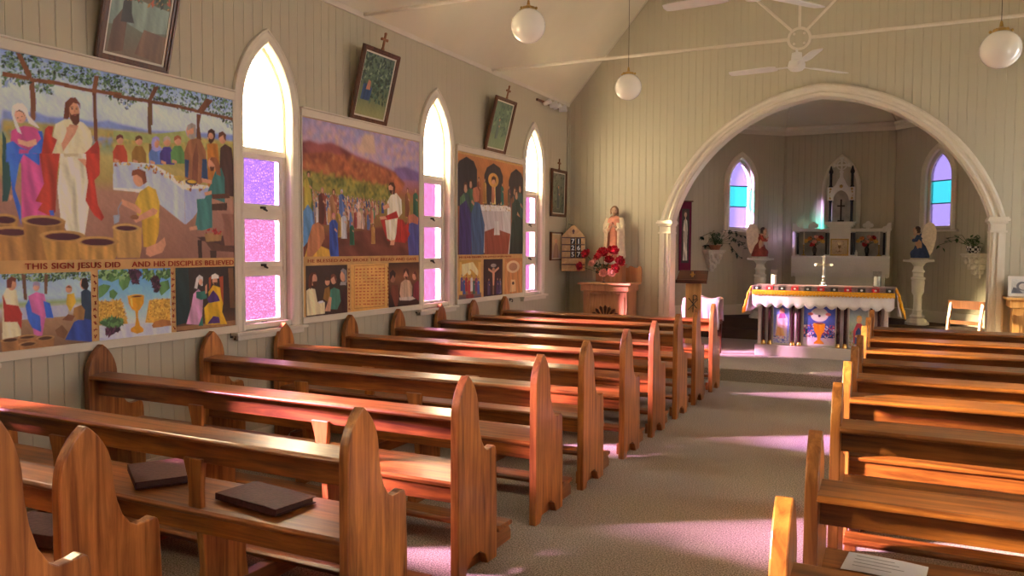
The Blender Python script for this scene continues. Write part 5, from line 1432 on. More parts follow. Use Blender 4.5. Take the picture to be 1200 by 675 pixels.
def kneeling_angel(x,y,z,h,face_x,robe,label):
    """kneeling in profile: faces +x before the root is turned"""
    t=thing('angel_statue',label,'statue',(x,y,z)); s=h; o=Vector((x,y,z))
    MB().box(x-.24*s,x+.22*s,y-.16*s,y+.16*s,z,z+.05*s).build('base','plaster',t,bevel=.008)
    o=o+Vector((0,0,.05*s)); V=lambda a,b,c:o+Vector((a*s,b*s,c*s))
    mb=MB(); M=head(mb,V(.085,0,.80),s*1.25,PI/2,R(-22))
    mb.tube([V(-.02,0,.2),V(.0,0,.42),V(.03,0,.58),V(.05,0,.70)],.125*s,14,.07*s)
    for sd in (-1,1):
        mb.tube([V(.03,sd*.11,.63),V(.10,sd*.15,.50),V(.20,sd*.03,.56)],.04*s,10,.024*s); hand(mb,V(.205,sd*.012,.55),(.3,0,1),1.7*s)
    mb.build('body','skin_plaster',t,remesh=.0055)
    mb=MB(); fold=lambda a,zz:1+.06*math.sin(10*a)+.03*math.sin(19*a)
    mb.lathe([(.24*s,0),(.235*s,.06*s),(.2*s,.16*s),(.16*s,.28*s),(.13*s,.38*s),(.12*s,.46*s),(.135*s,.56*s),(.11*s,.64*s),(.05*s,.69*s)],tuple(V(-.03,0,0)),34,sx=1.0,sy=.72,wob=fold)
    mb.ball(tuple(V(.10,0,.12)),.13*s,.13*s,.13*s,14)
    for sd in (-1,1): mb.tube([V(.02,sd*.11,.63),V(.09,sd*.155,.50),V(.155,sd*.085,.50)],.06*s,12,.055*s)
    mb.tube([V(-.05,0,.05),V(-.24,0,.05)],.1*s,12,.05*s)
    mb.build('robe',robe,t,remesh=.0065)
    mb=MB().ball((0,.02*s,.025*s),.082*s,.085*s,.088*s,12,M); mb.tube([M@Vector((0,.07*s,0)),M@Vector((0,.10*s,-.16*s))],.055*s,10,.03*s); mb.build('hair','hair_brown',t,remesh=.0055)
    for sd in (-1,1):
        P=[(-.04,.60),(-.08,.80),(-.15,.96),(-.25,1.02),(-.36,.95),(-.42,.78),(-.42,.56),(-.38,.34),(-.33,.18),(-.28,.08),(-.22,.2),(-.16,.34),(-.08,.44)]
        mb=MB().prism([(a*s,b*s) for a,b in P],lambda u,v,w,sd=sd:o+Vector((u,sd*(.05*s+w-.25*u*.5),v)),0,.03*s)
        for k in range(5):
            a0=V(-.09-.03*k,sd*.13,.50-.02*k); mb.tube([a0,V(-.2-.035*k,sd*.14,.42-.04*k),V(-.25-.03*k,sd*.15,.20+.03*k)],.018*s,6,.006*s)
        mb.build('wing','wing_white',t,bevel=.01*s)
    t.rotation_euler=(0,0,face_x); return t
def pedestal(x,y,z,h,label):
    t=thing('pedestal',label,'pedestal',(x,y,z))
    MB().lathe([(r*h,q*h) for r,q in ((.001,0),(.17,0),(.17,.04),(.15,.05),(.13,.08),(.09,.10),(.11,.13),(.08,.16),(.065,.2))],(x,y,z),8).build('foot','white_paint',t,bevel=.004)
    MB().lathe([(r*h,q*h) for r,q in ((.065,.2),(.072,.22),(.06,.24),(.058,.45),(.085,.5),(.088,.58),(.095,.66),(.085,.69),(.1,.70),(.1,.725),(.075,.74),(.075,.8),(.088,.81),(.088,.83),(.07,.85),(.065,.9),(.1,.95),(.13,.965))],(x,y,z),24).build('shaft','white_paint',t,smooth=True)
    MB().lathe([(.15*h,.962*h),(.215*h,.972*h),(.215*h,h),(.001,h)],(x,y,z),28).build('top_slab','white_paint',t,smooth=True)
    return t
PYL=13.45
pedestal(2.47,PYL,FX,.98,'white turned pedestal left of the altar, under the red angel')
pedestal(4.77,PYL,FX,.98,'white turned pedestal right of the altar, under the blue angel')
kneeling_angel(2.47,PYL,FX+.98,.53,0,'robe_red','kneeling plaster angel in a red robe facing the altar')
kneeling_angel(4.77,PYL,FX+.98,.53,PI,'robe_blue','kneeling plaster angel in a blue robe facing the altar')
# ------------------------------------------------------------------ plant brackets on the angled walls
def bracket(f,u,z,label):
    o=f(u,z,0); t=thing('wall_bracket',label,'bracket',o)
    g=lambda a,b,w:f(u+a,z+b,w)
    mb=MB(); mb.prism([(-.17,-.03),(.17,-.03),(.17,0),(-.17,0)],g,-.2,0); mb.prism([(-.155,-.06),(.155,-.06),(.16,-.03),(-.16,-.03)],g,-.18,0); mb.build('shelf','plaster',t,bevel=.006)
    mb=MB()
    for k,(hw,dp,z0,z1) in enumerate(((.14,.16,-.16,-.06),(.115,.13,-.24,-.16),(.08,.09,-.31,-.24),(.045,.05,-.37,-.31))): mb.prism([(-hw*.86,z0),(hw*.86,z0),(hw,z1),(-hw,z1)],g,-dp,0)
    mb.build('corbel','plaster',t,bevel=.012)
    mb=MB()
    for a,b,w in ((-.085,-.11,-.165),(.085,-.11,-.165),(0,-.2,-.135),(-.05,-.17,-.14),(.05,-.17,-.14),(0,-.28,-.095),(0,-.1,-.165)): mb.ball(g(a,b,w),.034,.034,.042,10)
    mb.build('carved_ornament','plaster',t,smooth='all')
    return Vector(g(0,0,-.125))
sl=(1.635-AL)*math.sqrt(2); sr=((2*AX-5.565)-AL)*math.sqrt(2)
pl=bracket(LW,sl,1.57,'ornate plaster wall bracket under the leafy plant, left apse wall'); pr_=bracket(RWf,sr,1.545,'ornate plaster wall bracket under the checked pot, right apse wall')
pt=thing('plant_pot','shallow terracotta pot on the left plaster bracket','pot',pl)
MB().lathe([(.001,0),(.07,0),(.10,.06),(.11,.075),(.10,.08),(.09,.065),(.001,.06)],tuple(pl),20).build('pot','terracotta',pt,smooth=True)
foliage('potted_plant',tuple(pl+Vector((0,0,.065))),24,.15,.055,'leaf','bushy green plant in the terracotta pot on the left bracket','plant',11,(.02,.24),nrm=(.7071,-.7071,0))
rr=random.Random(5); c0=pl+Vector((.05,0,.1))
mb=MB(); ms=MB()
for k,e in enumerate([(.42,.1,.0),(.50,.12,-.1),(.35,.05,-.22),(.45,.1,.12),(.28,.0,.2),(-.25,-.1,.12),(-.18,-.08,-.02)]):
    e=c0+Vector(e); m_=c0.lerp(e,.5)+Vector((0,-.05,.12)); ms.tube([c0,m_,e],.003,4)
    for j in range(7):
        q=m_.lerp(e,j/6) if e.x>c0.x else e; M=Matrix.Translation(q)@Matrix.Rotation(rr.uniform(0,6.3),4,'Z')@Matrix.Rotation(rr.uniform(.0,1.2),4,'Y'); l=.075
        mb.quads([M@Vector(p) for p in ((0,0,0),(l*.4,l*.3,.01),(l,0,0),(l*.4,-l*.3,.01),(l*.4,0,-.006))],[(0,4,1),(1,4,2),(2,4,3),(3,4,0)])
iv=thing('trailing_ivy','long trailing leafy stems spilling right from the left bracket','plant',tuple(c0)); mb.build('leaves','leaf_dark',iv); ms.build('stems','stem_green',iv)
cp=thing('plant_pot','black and white checked pot on the right plaster bracket','pot',pr_)
m,nt,b=newmat('checker'); tc=N(nt,'ShaderNodeTexCoord'); ck=N(nt,'ShaderNodeTexChecker'); ck.inputs['Scale'].default_value=28; ck.inputs['Color1'].default_value=(.75,.73,.7,1); ck.inputs['Color2'].default_value=(.02,.02,.02,1); nt.links.new(tc.outputs['Object'],ck.inputs['Vector']); nt.links.new(ck.outputs['Color'],b.inputs['Base Color']); b.inputs['Roughness'].default_value=.3
mb=MB().lathe([(.001,0),(.07,0),(.092,.04),(.1,.1),(.09,.1),(.08,.07),(.001,.07)],tuple(pr_),20); mb.build('pot','checker',cp,smooth=True)
foliage('potted_plant',tuple(pr_+Vector((0,0,.08))),18,.16,.06,'leaf','green plant in the checked pot on the right bracket','plant',21,(.0,.14),nrm=(-.7071,-.7071,0))
tr=thing('trailing_vine','bare trailing stems with a few leaves left of the checked pot','plant',tuple(pr_+Vector((-.1,0,.1)))); c0=pr_+Vector((-.05,0,.1)); mb=MB(); ms=MB()
for e in ((-.30,.22,.12),(-.38,.3,.02),(-.2,.12,.16)):
    e=c0+Vector(e); ms.tube([c0,c0.lerp(e,.5)+Vector((0,-.03,.08)),e],.003,4)
    for j in range(3):
        M=Matrix.Translation(e+Vector((.02*j,0,-.02*j)))@Matrix.Rotation(rr.uniform(0,6.3),4,'Z')@Matrix.Rotation(rr.uniform(0,1.2),4,'Y'); l=.085
        mb.quads([M@Vector(p) for p in ((0,0,0),(l*.4,l*.3,.01),(l,0,0),(l*.4,-l*.3,.01),(l*.4,0,-.006))],[(0,4,1),(1,4,2),(2,4,3),(3,4,0)])
mb.build('leaves','leaf',tr); ms.build('stems','stem_green',tr)
# ------------------------------------------------------------------ banner on the left angled wall
sbn=(1.272-AL)*math.sqrt(2); bt=thing('banner','tall narrow purple banner with a pale robed figure, left in the apse','banner',LW(sbn,1.22,-.02))
BF=lambda u,v,w:LW(sbn+u,1.22+v,-.02+w)
MB().prism([(-.115,0),(.115,0),(.115,1.15),(-.115,1.15)],BF,-.006,.0).build('cloth','purple_cloth',bt)
MB().tube([BF(-.14,1.155,-.004),BF(.14,1.155,-.004)],.011,8).build('rod','dark_stain',bt)
c=Canvas(140,900,4,seed=3).run([('G',[0,900],[0x2a2428,0x38302c],0),('P',[28,40,112,40,104,300,112,560,100,700,70,740,40,700,28,560,36,300],0xb8b0a4,.9),('E',[70,800,24,42],0xb08a70,0),('P',[40,760,40,850,70,880,100,850,100,760,92,840,70,860,50,840],0x5a4434,.4),('P',[60,690,80,690,78,760,62,760],0xa88a74,.2),('P',[30,540,60,520,64,360,44,330],0x968c80,.8)])
c.mesh('painted_figure',lambda u,v:LW(sbn+u-.07,1.22+v+.13,-.0275),'print_paint',bt)
# ------------------------------------------------------------------ lectern and draped chair
le=thing('lectern','timber lectern with dark sloping book rest and black chi-rho panel','lectern',(2.08,10.5,PF))
T=lambda u,v,w:(2.075+u,10.36+v*.62-w*.5,1.15+v*.62+w*.6) 
MB().prism([(-.205,0),(.205,0),(.19,.23),(-.19,.23)],T,0,.022).box(1.87,2.28,10.33,10.36,1.138,1.185).build('book_rest','dark_stain',le,bevel=.004)
MB().box(1.98,2.185,10.44,10.47,PF,1.13).build('front_panel','pine',le,bevel=.004)
MB().box(2.0,2.165,10.47,10.56,PF,1.18).build('post','pine',le,bevel=.004)
MB().box(1.88,2.28,10.36,10.75,PF,PF+.06).build('base','pine',le,bevel=.006)
mb=MB(); cx,cz,yy=2.083,.865,10.436
mb.tube([(cx-.06,yy,cz+.075),(cx+.065,yy,cz-.075)],.006,6).tube([(cx+.06,yy,cz+.06),(cx-.065,yy,cz-.08)],.006,6).tube([(cx,yy,cz-.11),(cx,yy,cz+.11)],.006,6)
mb.tube([(cx,yy,cz+.11)]+[(cx+.022+.03*math.sin(a),yy,cz+.085+.03*math.cos(a)) for a in [k*PI/8-.6 for k in range(10)]]+[(cx,yy,cz+.05)],.006,6)
mb.build('chi_rho_symbol','black_gloss',le)
mb=MB(); q=T(0,.12,.03); mb.box(q[0]-.012,q[0]+.012,q[1]-.015,q[1]+.005,q[2]-.06,q[2]+.05).box(q[0]-.03,q[0]+.03,q[1]-.012,q[1]+.003,q[2]+.0,q[2]+.02); mb.build('cross_emblem','brass',le)
dc=thing('draped_chair','chair under a white cloth cover behind the lectern','chair',(2.1,10.95,PF))
for x in (1.89,2.31):
    for y in (10.82,11.1): MB().box(x-.02,x+.02,y-.02,y+.02,PF,.6).build('leg','dark_stain',dc,bevel=.003)
MB().box(1.86,2.34,10.80,11.12,.56,.62).build('seat','dark_stain',dc,bevel=.01)
mb=MB(); rows=[]
for i in range(9):
    f=i/8; row=[]
    for k in range(29):
        g=k/28; x=1.85+.5*g; zz=.5+(.43-.04*abs(math.sin(PI*g*2+.5)))*f+(.02*math.sin(PI*g) if i==8 else 0)
        row.append((x+.01*math.sin(f*7),10.79-.012*math.sin(g*30)*(1-f)+.03*f,zz))
    rows.append(row)
rows.append([(x,11.05,z) for x,y,z in rows[-1]]); rows.append([(x,11.1,.6) for x,y,z in rows[-1]])
mb.sweep(rows); b_=mb.build('cloth_cover','chair_cover',dc,smooth='all'); md=b_.modifiers.new('t','SOLIDIFY'); md.thickness=.006
# ------------------------------------------------------------------ main altar
ax0,ax1,ay0,ay1,at=2.80,4.40,11.17,11.78,1.095
al=thing('altar','white altar with dark columns and three painted front panels','altar',((ax0+ax1)/2,11.47,PF))
MB().box(ax0-.03,ax1+.03,ay0-.05,ay1+.03,PF,.30).build('plinth','pink_paint',al,bevel=.008)
MB().box(ax0+.02,ax1-.02,ay0+.05,ay1-.03,.30,1.02).box(ax0,ax0+.045,ay0,ay1,.30,1.02).box(ax1-.045,ax1,ay0,ay1,.30,1.02).build('body','pink_paint',al,bevel=.004)
MB().box(ax0-.06,ax1+.06,ay0-.05,ay1+.03,1.02,at-.012).build('table_top','pink_paint',al,bevel=.006)
for x in (2.875,2.955,3.25,3.335,3.815,3.90,4.215,4.30):
    cm=MB().lathe([(.024,.335),(.022,.36),(.021,.94),(.024,.96)],(x,ay0+.01,0),14).build('column','maroon_gloss',al,smooth=True)
    MB().lathe([(.024,.955),(.034,.98),(.034,1.02)],(x,ay0+.01,0),14).build('capital','gold',cm,smooth=True); MB().lathe([(.032,.30),(.032,.32),(.0255,.335),(.0255,.357)],(x,ay0+.01,0),14).build('column_base','gold',cm,smooth=True)
def front_panel(x0,x1,ops,seed):
    w,h=int((x1-x0)*1000),660
    MB().box(x0-.012,x1+.012,ay0+.03,ay0+.05,.31,1.0).build('panel_frame','white_paint',al,bevel=.003)
    Canvas(w,h,4,seed=seed).run(ops(w,h)).mesh('painted_panel',lambda u,v:(x0+u,np.full_like(u,ay0+.028),.325+v),'print_paint',al)
front_panel(3.0,3.2,lambda w,h:[('G',[0,180,h],[0xc0b8d8,0x8088c8,0x5870b8],0),('P',[20,60,w-30,60,w-20,330,w*.7,400,40,380],0xd8a8b8,.9),('P',[30,90,w-50,100,w*.6,200,50,220],0xe0a070,.8),('E',[w*.55,430,34,44],0xc89080,0),('P',[w*.3,330,w*.8,340,w*.7,400,w*.4,400],0xc84a78,.8),('S',[0,0,w,0,w,90,0,90],[0x5060a8,0xd8d0e0,0x8a90c8],[40,16,2]),('P',[40,460,100,450,110,540,50,540],0x686878,.8)],1)
front_panel(3.385,3.775,lambda w,h:[('G',[0,95,100,330,h],[0xd8c0d8,0xc8b0d0,0x2c3a80,0x4a58a8,0x3048a0],0),('S',[0,100,w,100,w,260,0,260],[0xc03a5a,0xd8c8e0,0x3058b0,0x8a3048,0xc89090,0x283878],[190,17,4]),('E',[w*.5,400,110,92],0xdcc0cc,0),('E',[w*.5,400,96,80],0xe8d4dc,0),('E',[w*.22,410,34,20],0xc86a6a,0),('E',[w*.78,410,34,20],0xc86a6a,0),('E',[w*.5,385,16,16],0x5a3a6a,0),('P',[w*.5-74,280,w*.5+74,280,w*.5+66,190,w*.5+26,130,w*.5+20,70,w*.5+62,30,w*.5+62,14,w*.5-62,14,w*.5-62,30,w*.5-20,70,w*.5-26,130,w*.5-66,190],0xd87a1c,.7),('E',[w*.5,280,74,15],0xe89a30,0),('E',[w*.5,283,58,9],0x7a2030,0)],2)
front_panel(3.95,4.165,lambda w,h:[('G',[0,160,300,h],[0xb8a8b8,0x7a8a78,0xa0a898,0x5878b0],0),('P',[w*.25,30,w*.8,30,w*.85,220,w*.65,310,w*.4,310,w*.2,200],0xb03a4a,.8),('P',[w*.3,40,w*.75,40,w*.7,200,w*.5,260,w*.35,200],0x3a4a78,.7),('E',[w*.52,350,30,42],0xc89a70,0),('P',[w*.38,340,w*.4,400,w*.52,415,w*.66,400,w*.68,340,w*.6,385,w*.45,385],0xc89a50,.4),('E',[w*.5,140,40,18],0xb89868,0),('S',[0,0,w*.3,0,w*.2,200,0,220],[0x8a7a58,0xa08a60,0x6a7a58],[40,14,3])],3)
# white lace cloth with a scalloped drop
lc=thing('altar_cloth','white lace altar cloth with scalloped edge hanging over the altar front','tablecloth',((ax0+ax1)/2,11.45,at))
mb=MB(); n=96; x0,x1=ax0-.07,ax1+.07; yf=ay0-.062
rows=[[(x0+(x1-x0)*i/n,ay1+.035,at-.08) for i in range(n+1)],[(x0+(x1-x0)*i/n,ay1+.035,at-.002) for i in range(n+1)],[(x0+(x1-x0)*i/n,yf,at-.002) for i in range(n+1)]]
for k in range(1,6):
    f=k/5; row=[]
    for i in range(n+1):
        g=i/n; u=g*13; sc=abs(math.sin(PI*u)); dz=.24+.05*sc; row.append((x0+(x1-x0)*g,yf-.012*f*(1+math.sin(g*75)*.5),at-.002-dz*f))
    rows.append(row)
mb.sweep(rows)
for sd,xx in ((-1,x0),(1,x1)):
    r2=[]
    for k in range(7):
        f=k/6; r2.append([(xx+sd*(.015+.05*f+.022*f*math.sin(j*1.3)),yf+(ay1-yf)*j/14-.06*f*(1-j/7),at-.002-(.33+.03*abs(math.sin(j*PI/2.5)))*f) for j in range(15)])
    mb.sweep(r2)
b_=mb.build('cloth','linen',lc,smooth='all'); md=b_.modifiers.new('t','SOLIDIFY'); md.thickness=.003
# patterned runner with a golden fringe
ru=thing('altar_runner','dark patterned runner with golden fringe over the white altar cloth','altar runner',((ax0+ax1)/2,11.4,at))
mb=MB(); yr=yf-.014
plain('runner_cloth',(.20,.12,.13),.8,var=.3,scale=40)
mb.sweep([[(x0-.005+(x1-x0+.01)*i/20,y,z) for i in range(21)] for y,z in ((ay1-.1,at+.003),(yr,at+.003),(yr-.004,at-.055))]); b_=mb.build('cloth','runner_cloth',ru); md=b_.modifiers.new('t','SOLIDIFY'); md.thickness=.004
for k in range(11):
    xc=x0+.06+(x1-x0-.12)*k/10; mt='petal_red' if k%2 else 'number_black'
    sq=MB().box(xc-.045,xc+.045,yr-.009,yr-.004,at-.052,at-.003).box(xc-.045,xc+.045,yr,yr+.22,at+.0045,at+.006).build('woven_square',mt,ru)
    MB().ball((xc,yr-.009,at-.028),.016,.003,.013,8).build('woven_motif','linen',sq)
mb=MB(); nf=150
mb.box(x0-.005,x1+.005,yr-.010,yr-.002,at-.07,at-.054)
for i in range(nf):
    x=x0+(x1-x0)*i/(nf-1); l=.045+.008*math.sin(i*1.7); mb.box(x-.005,x+.005,yr-.012+.003*math.sin(i*2.1),yr-.004,at-.07-l,at-.068)
for sd,xx in ((-1,x0),(1,x1)):
    for r_ in range(3):
        for j in range(16):
            y=yr+.02+(ay1-yr-.15)*j/15; f0=at-.01-.1*r_; ox=.03+.028*r_
            mb.tube([(xx+sd*(ox-.02),y,f0),(xx+sd*(ox+.028),y-.02,f0-.1),(xx+sd*(ox+.038),y-.03,f0-.165)],.014,5,.009)
mb.build('fringe','gold_cloth',ru)
def candle(x,y,label):
    t=thing('candle_lamp',label,'candle',(x,y,at+.006)); z=at+.006
    MB().lathe([(.045,0),(.045,.012),(.001,.012)][::-1]+[],(x,y,z),24).build('saucer','silver',t,smooth=True)
    MB().lathe([(.001,.013),(.036,.013),(.036,.13),(.033,.135),(.01,.13),(.001,.131)],(x,y,z),24).build('candle','wax',t,smooth=True)
    MB().tube([(x,y,z+.13),(x+.003,y,z+.152)],.002,5).build('wick','dark_metal',t)
    mb=MB(); seg=28; V=[];F=[]
    for zz,rr_ in ((.004,.052),(.10,.053),(.205,.056)):
        V+=[(x+rr_*math.cos(2*PI*k/seg),y+rr_*math.sin(2*PI*k/seg),z+zz) for k in range(seg)]
    for i in range(2):
        for k in range(seg): F.append((i*seg+k,i*seg+(k+1)%seg,(i+1)*seg+(k+1)%seg,(i+1)*seg+k))
    b_=MB().quads(V,F).build('glass_shade','clear_glass',t,smooth='all'); md=b_.modifiers.new('t','SOLIDIFY'); md.thickness=.003
candle(2.965,11.42,'white candle in a clear glass at the left end of the altar'); candle(4.255,11.42,'white candle in a clear glass at the right end of the altar')
cr=thing('standing_cross','silver standing crucifix at the middle of the altar','cross',(3.60,11.42,at+.006)); z=at+.006; x=3.60; y=11.42
MB().lathe([(.001,0),(.062,0),(.06,.015),(.035,.03),(.03,.05),(.045,.06),(.02,.075),(.014,.09)],(x,y,z),8).build('base','silver',cr,bevel=.002)
mb=MB().box(x-.012,x+.012,y-.008,y+.008,z+.085,z+.385).box(x-.095,x+.095,y-.008,y+.008,z+.27,z+.294)
for p in ((x-.1,z+.282),(x+.1,z+.282),(x,z+.39)):
    for dx,dz in ((.012,0),(-.012,0),(0,.012),(0,-.012)): mb.ball((p[0]+dx,y,p[1]+dz),.011,seg=8)
mb.ball((x,y,z+.12),.02,seg=10).build('cross','silver',cr,bevel=.002)
mb=MB().ball((x,y-.018,z+.315),.013,seg=8).tube([(x,y-.018,z+.30),(x,y-.02,z+.22),(x,y-.016,z+.13)],.013,8,.007).tube([(x-.08,y-.012,z+.30),(x,y-.016,z+.285),(x+.08,y-.012,z+.30)],.005,6)
mb.build('figure','silver',cr,remesh=.003)
# ------------------------------------------------------------------ high altar at the back of the apse
hx,hy=3.61,14.22
ha=thing('high_altar','white gothic high altar with dark columns, gabled canopy and cross','high altar',(hx,14.4,FX))
MB().box(2.92,4.30,hy+.06,YA-.05,FX,1.455).box(2.86,4.37,hy,YA-.045,1.455,1.475).build('altar_table','white_paint',ha,bevel=.006)
MB().box(2.88,4.35,14.50,YA-.04,1.475,1.91).build('back_panel','grey_marble',ha)
MB().box(2.85,4.38,14.28,YA-.04,1.905,1.935).box(2.865,4.365,14.30,YA-.04,1.885,1.905).build('gradine_shelf','white_paint',ha,bevel=.005)
for x in (2.885,4.335): MB().box(x-.025,x+.025,14.33,YA-.05,1.475,1.89).build('side_post','white_paint',ha,bevel=.004)
for x in (2.945,3.395,3.445,3.775,3.825,4.275):
    c_=MB().lathe([(.018,1.50),(.017,1.87)],(x,14.34,0),12).build('column','black_gloss',ha,smooth=True)
    MB().lathe([(.026,1.475),(.024,1.49),(.019,1.50)],(x,14.34,0),12).build('column_base','white_paint',c_,smooth=True); MB().lathe([(.019,1.865),(.027,1.885)],(x,14.34,0),12).build('capital','white_paint',c_,smooth=True)
# quatrefoil and scroll crestings on the shelf
for x in (3.19,4.03):
    mb=MB()
    for dx,dz in ((-.045,.05),(.045,.05),(0,.085),(0,.03)): mb.prism([(x+dx+.04*math.cos(k*PI/6),1.935+dz+.036*math.sin(k*PI/6)) for k in range(12)],XZ,14.31,14.345)
    mb.build('quatrefoil_cresting','white_paint',ha,bevel=.004)
for x,s in ((2.885,1),(4.345,-1)): MB().prism([(x-s*.03,1.935),(x+s*.1,1.935),(x+s*.085,1.965),(x+s*.045,1.975),(x+s*.02,2.02),(x-s*.03,2.03)],XZ,14.31,14.345).build('scroll_cresting','white_paint',ha,bevel=.004)
# tabernacle block and cornice
MB().box(hx-.16,hx+.16,14.24,14.5,1.475,1.94).build('tabernacle','white_paint',ha,bevel=.004)
MB().box(hx-.165,hx+.165,14.20,14.5,1.94,1.965).box(hx-.19,hx+.19,14.18,14.5,1.965,1.99).box(hx-.22,hx+.22,14.16,14.5,1.99,2.02).box(hx-.24,hx+.24,14.14,14.5,2.02,2.045).build('cornice','white_paint',ha,bevel=.004)
dr=MB().holed([(hx-.14,1.485),(hx+.14,1.485),(hx+.14,1.765),(hx-.14,1.765)],[[(hx-.118,1.507),(hx+.118,1.507),(hx+.118,1.743),(hx-.118,1.743)]],XZ,14.215,14.24).build('tabernacle_door','gilt',ha,bevel=.003)
c=Canvas(240,240,4,seed=5).run([('G',[0,240],[0x9a8468,0xb8a488],0),('P',[95,150,145,150,138,110,124,96,124,60,150,40,90,40,116,60,116,96,102,110],0x6a5030,.5),('E',[120,180,26,26],0xd0c0a0,0),('S',[10,10,230,10,230,230,10,230],[0x8a785c,0xa8967a,0x746248],[40,9,2])])
c.mesh('painted_chalice',lambda u,v:(hx-.12+u,np.full_like(u,14.228),1.505+v),'print_paint',dr)
# gothic canopy
for x in (hx-.165,hx+.165):
    c_=MB().lathe([(.028,2.045),(.028,2.07),(.022,2.085),(.022,2.37),(.03,2.39),(.03,2.41)],(x,14.32,0),12).build('canopy_column','black_gloss',ha,smooth=True)
    MB().lathe([(.034,2.62),(.03,2.64),(.022,2.65),(.022,2.84),(.034,2.86),(.036,2.885),(.022,2.92),(.008,2.97),(.001,2.975)],(x,14.32,0),12).build('pinnacle','black_gloss',c_,smooth=True)
    MB().box(x-.045,x+.045,14.27,14.37,2.40,2.62).build('gable_block','white_paint',ha,bevel=.005)
    mb=MB()
    for q in range(4): mb.ball((x,14.268,2.435+.05*q),.018,.006,.02,8)
    mb.build('gilt_ornament','gilt',ha,smooth='all')
g_in=goth(.12,2.40,2.57); go=[(-.14,2.40)]+[(-.18,2.50),(-.13,2.60),(-.08,2.67),(-.05,2.74),(0,2.82),(.05,2.74),(.08,2.67),(.13,2.60),(.18,2.50)]+[(.14,2.40)]
MB().prism([(hx+u,z) for u,z in go+g_in[::-1]],XZ,14.25,14.30).build('gable','white_paint',ha,bevel=.006)
MB().ball((hx,14.25,2.63),.028,.01,.028,10).build('gable_boss','brass',ha,smooth='all')
MB().box(hx-.14,hx+.14,14.40,14.44,2.045,2.56).build('niche_back','grey_marble',ha)
mb=MB().box(hx-.012,hx+.012,14.34,14.36,2.07,2.42).box(hx-.06,hx+.06,14.34,14.36,2.30,2.322).box(hx-.05,hx+.05,14.32,14.38,2.045,2.075); mb.build('niche_crucifix','dark_metal',ha,bevel=.002)
# wheel cross
z0=2.98; mb=MB()
mb.prism([(-.05,2.70),(.05,2.70),(.03,2.78),(.02,2.86),(-.02,2.86),(-.03,2.78)],lambda u,v,w:(hx+u,w,v),14.26,14.30)
arm=lambda a:[(r*math.cos(a)-q*math.sin(a),z0+r*math.sin(a)+q*math.cos(a)) for r,q in ((.0,-.014),(.08,-.014),(.105,-.034),(.13,-.03),(.13,.03),(.105,.034),(.08,.014),(.0,.014))]
for a in (0,PI/2,PI,-PI/2): mb.prism(arm(a),lambda u,v,w:(hx+u,w,v),14.262,14.298)
mb.torus((hx,14.28,z0),.072,.012,Matrix.Rotation(PI/2,4,'X')); mb.build('wheel_cross','white_paint',ha,bevel=.003)
# frontal cloth of the high altar
hc=thing('altar_cloth','plain white cloth hanging across the front of the high altar','tablecloth',(hx,hy,1.475)); rows=[]
for k,(y,z) in enumerate(((14.45,1.478),(hy-.012,1.478),(hy-.02,1.44),(hy-.022,1.3),(hy-.022,1.19))): rows.append([(2.862+1.506*i/40,y-(.006*math.sin(i*.9) if k>2 else 0),z) for i in range(41)])
MB().sweep(rows).build('cloth','linen',hc,smooth='all')
mb=MB()
for i in range(60):
    x=2.875+1.48*i/59; mb.box(x-.009,x+.009,hy-.026,hy-.02,1.125+.012*(i%2),1.195)
mb.build('lace_edge','linen',hc)
for i,(x,sd) in enumerate(((3.21,'left'),(4.02,'right'))):
    vz=1.48; vase(x,14.38,vz,.19,'black_gloss','dark vase of mixed flowers on the high altar, %s of the tabernacle'%sd,[(.001,0),(.5,0),(.5,.05),(.35,.1),(.6,.4),(.65,.6),(.4,.8),(.5,.95),(.6,1),(.5,1),(.3,.8),(.001,.75)])
    v=(x,14.38,vz+.16); foliage('foliage',v,7,.12,.045,'leaf_dark','dark leaves in the %s vase on the high altar'%sd,'foliage',31+i,(.02,.14))
    for k,(dx,dz,m_,nm) in enumerate(((-.12,.10,'petal_yellow','yellow'),(-.07,.14,'petal_orange','orange'),(.0,.08,'petal_pink','pink'),(.06,.13,'petal_orange','orange'),(.12,.09,'petal_yellow','yellow'),(.03,.17,'petal_pink','pink'),(-.03,.03,'petal_red','red'),(.10,.16,'petal_red','red'))):
        flower(v,(x+dx,14.33,vz+.16+dz*.85),.042,m_,'%s flower in the %s vase on the high altar'%(nm,sd),'%s flowers in the %s high-altar vase'%(nm,sd),rr,name='flower')
for x,sd,h in ((3.035,'far left of','1'),(4.20,'far right of','0')):
    t=thing('candlestick','tall white candle on a brass candlestick, %s the high altar shelf'%sd,'candlestick',(x,14.38,1.48)); z=1.48
    MB().lathe([(.001,0),(.04,0),(.035,.015),(.012,.03),(.009,.08),(.018,.09),(.008,.10),(.008,.17),(.02,.18),(.02,.185),(.001,.186)],(x,14.38,z),16).build('stick','brass',t,smooth=True)
    MB().lathe([(.011,.186),(.011,.40),(.001,.402)],(x,14.38,z),12).build('candle','wax',t,smooth=True)
bo=thing('small_bottle','small pale bottle beside the right vase on the high altar','bottle',(3.86,14.30,1.48)); MB().lathe([(.001,0),(.022,0),(.022,.06),(.01,.08),(.01,.1),(.001,.1)],(3.86,14.30,1.48),14).build('body','wax',bo,smooth=True)
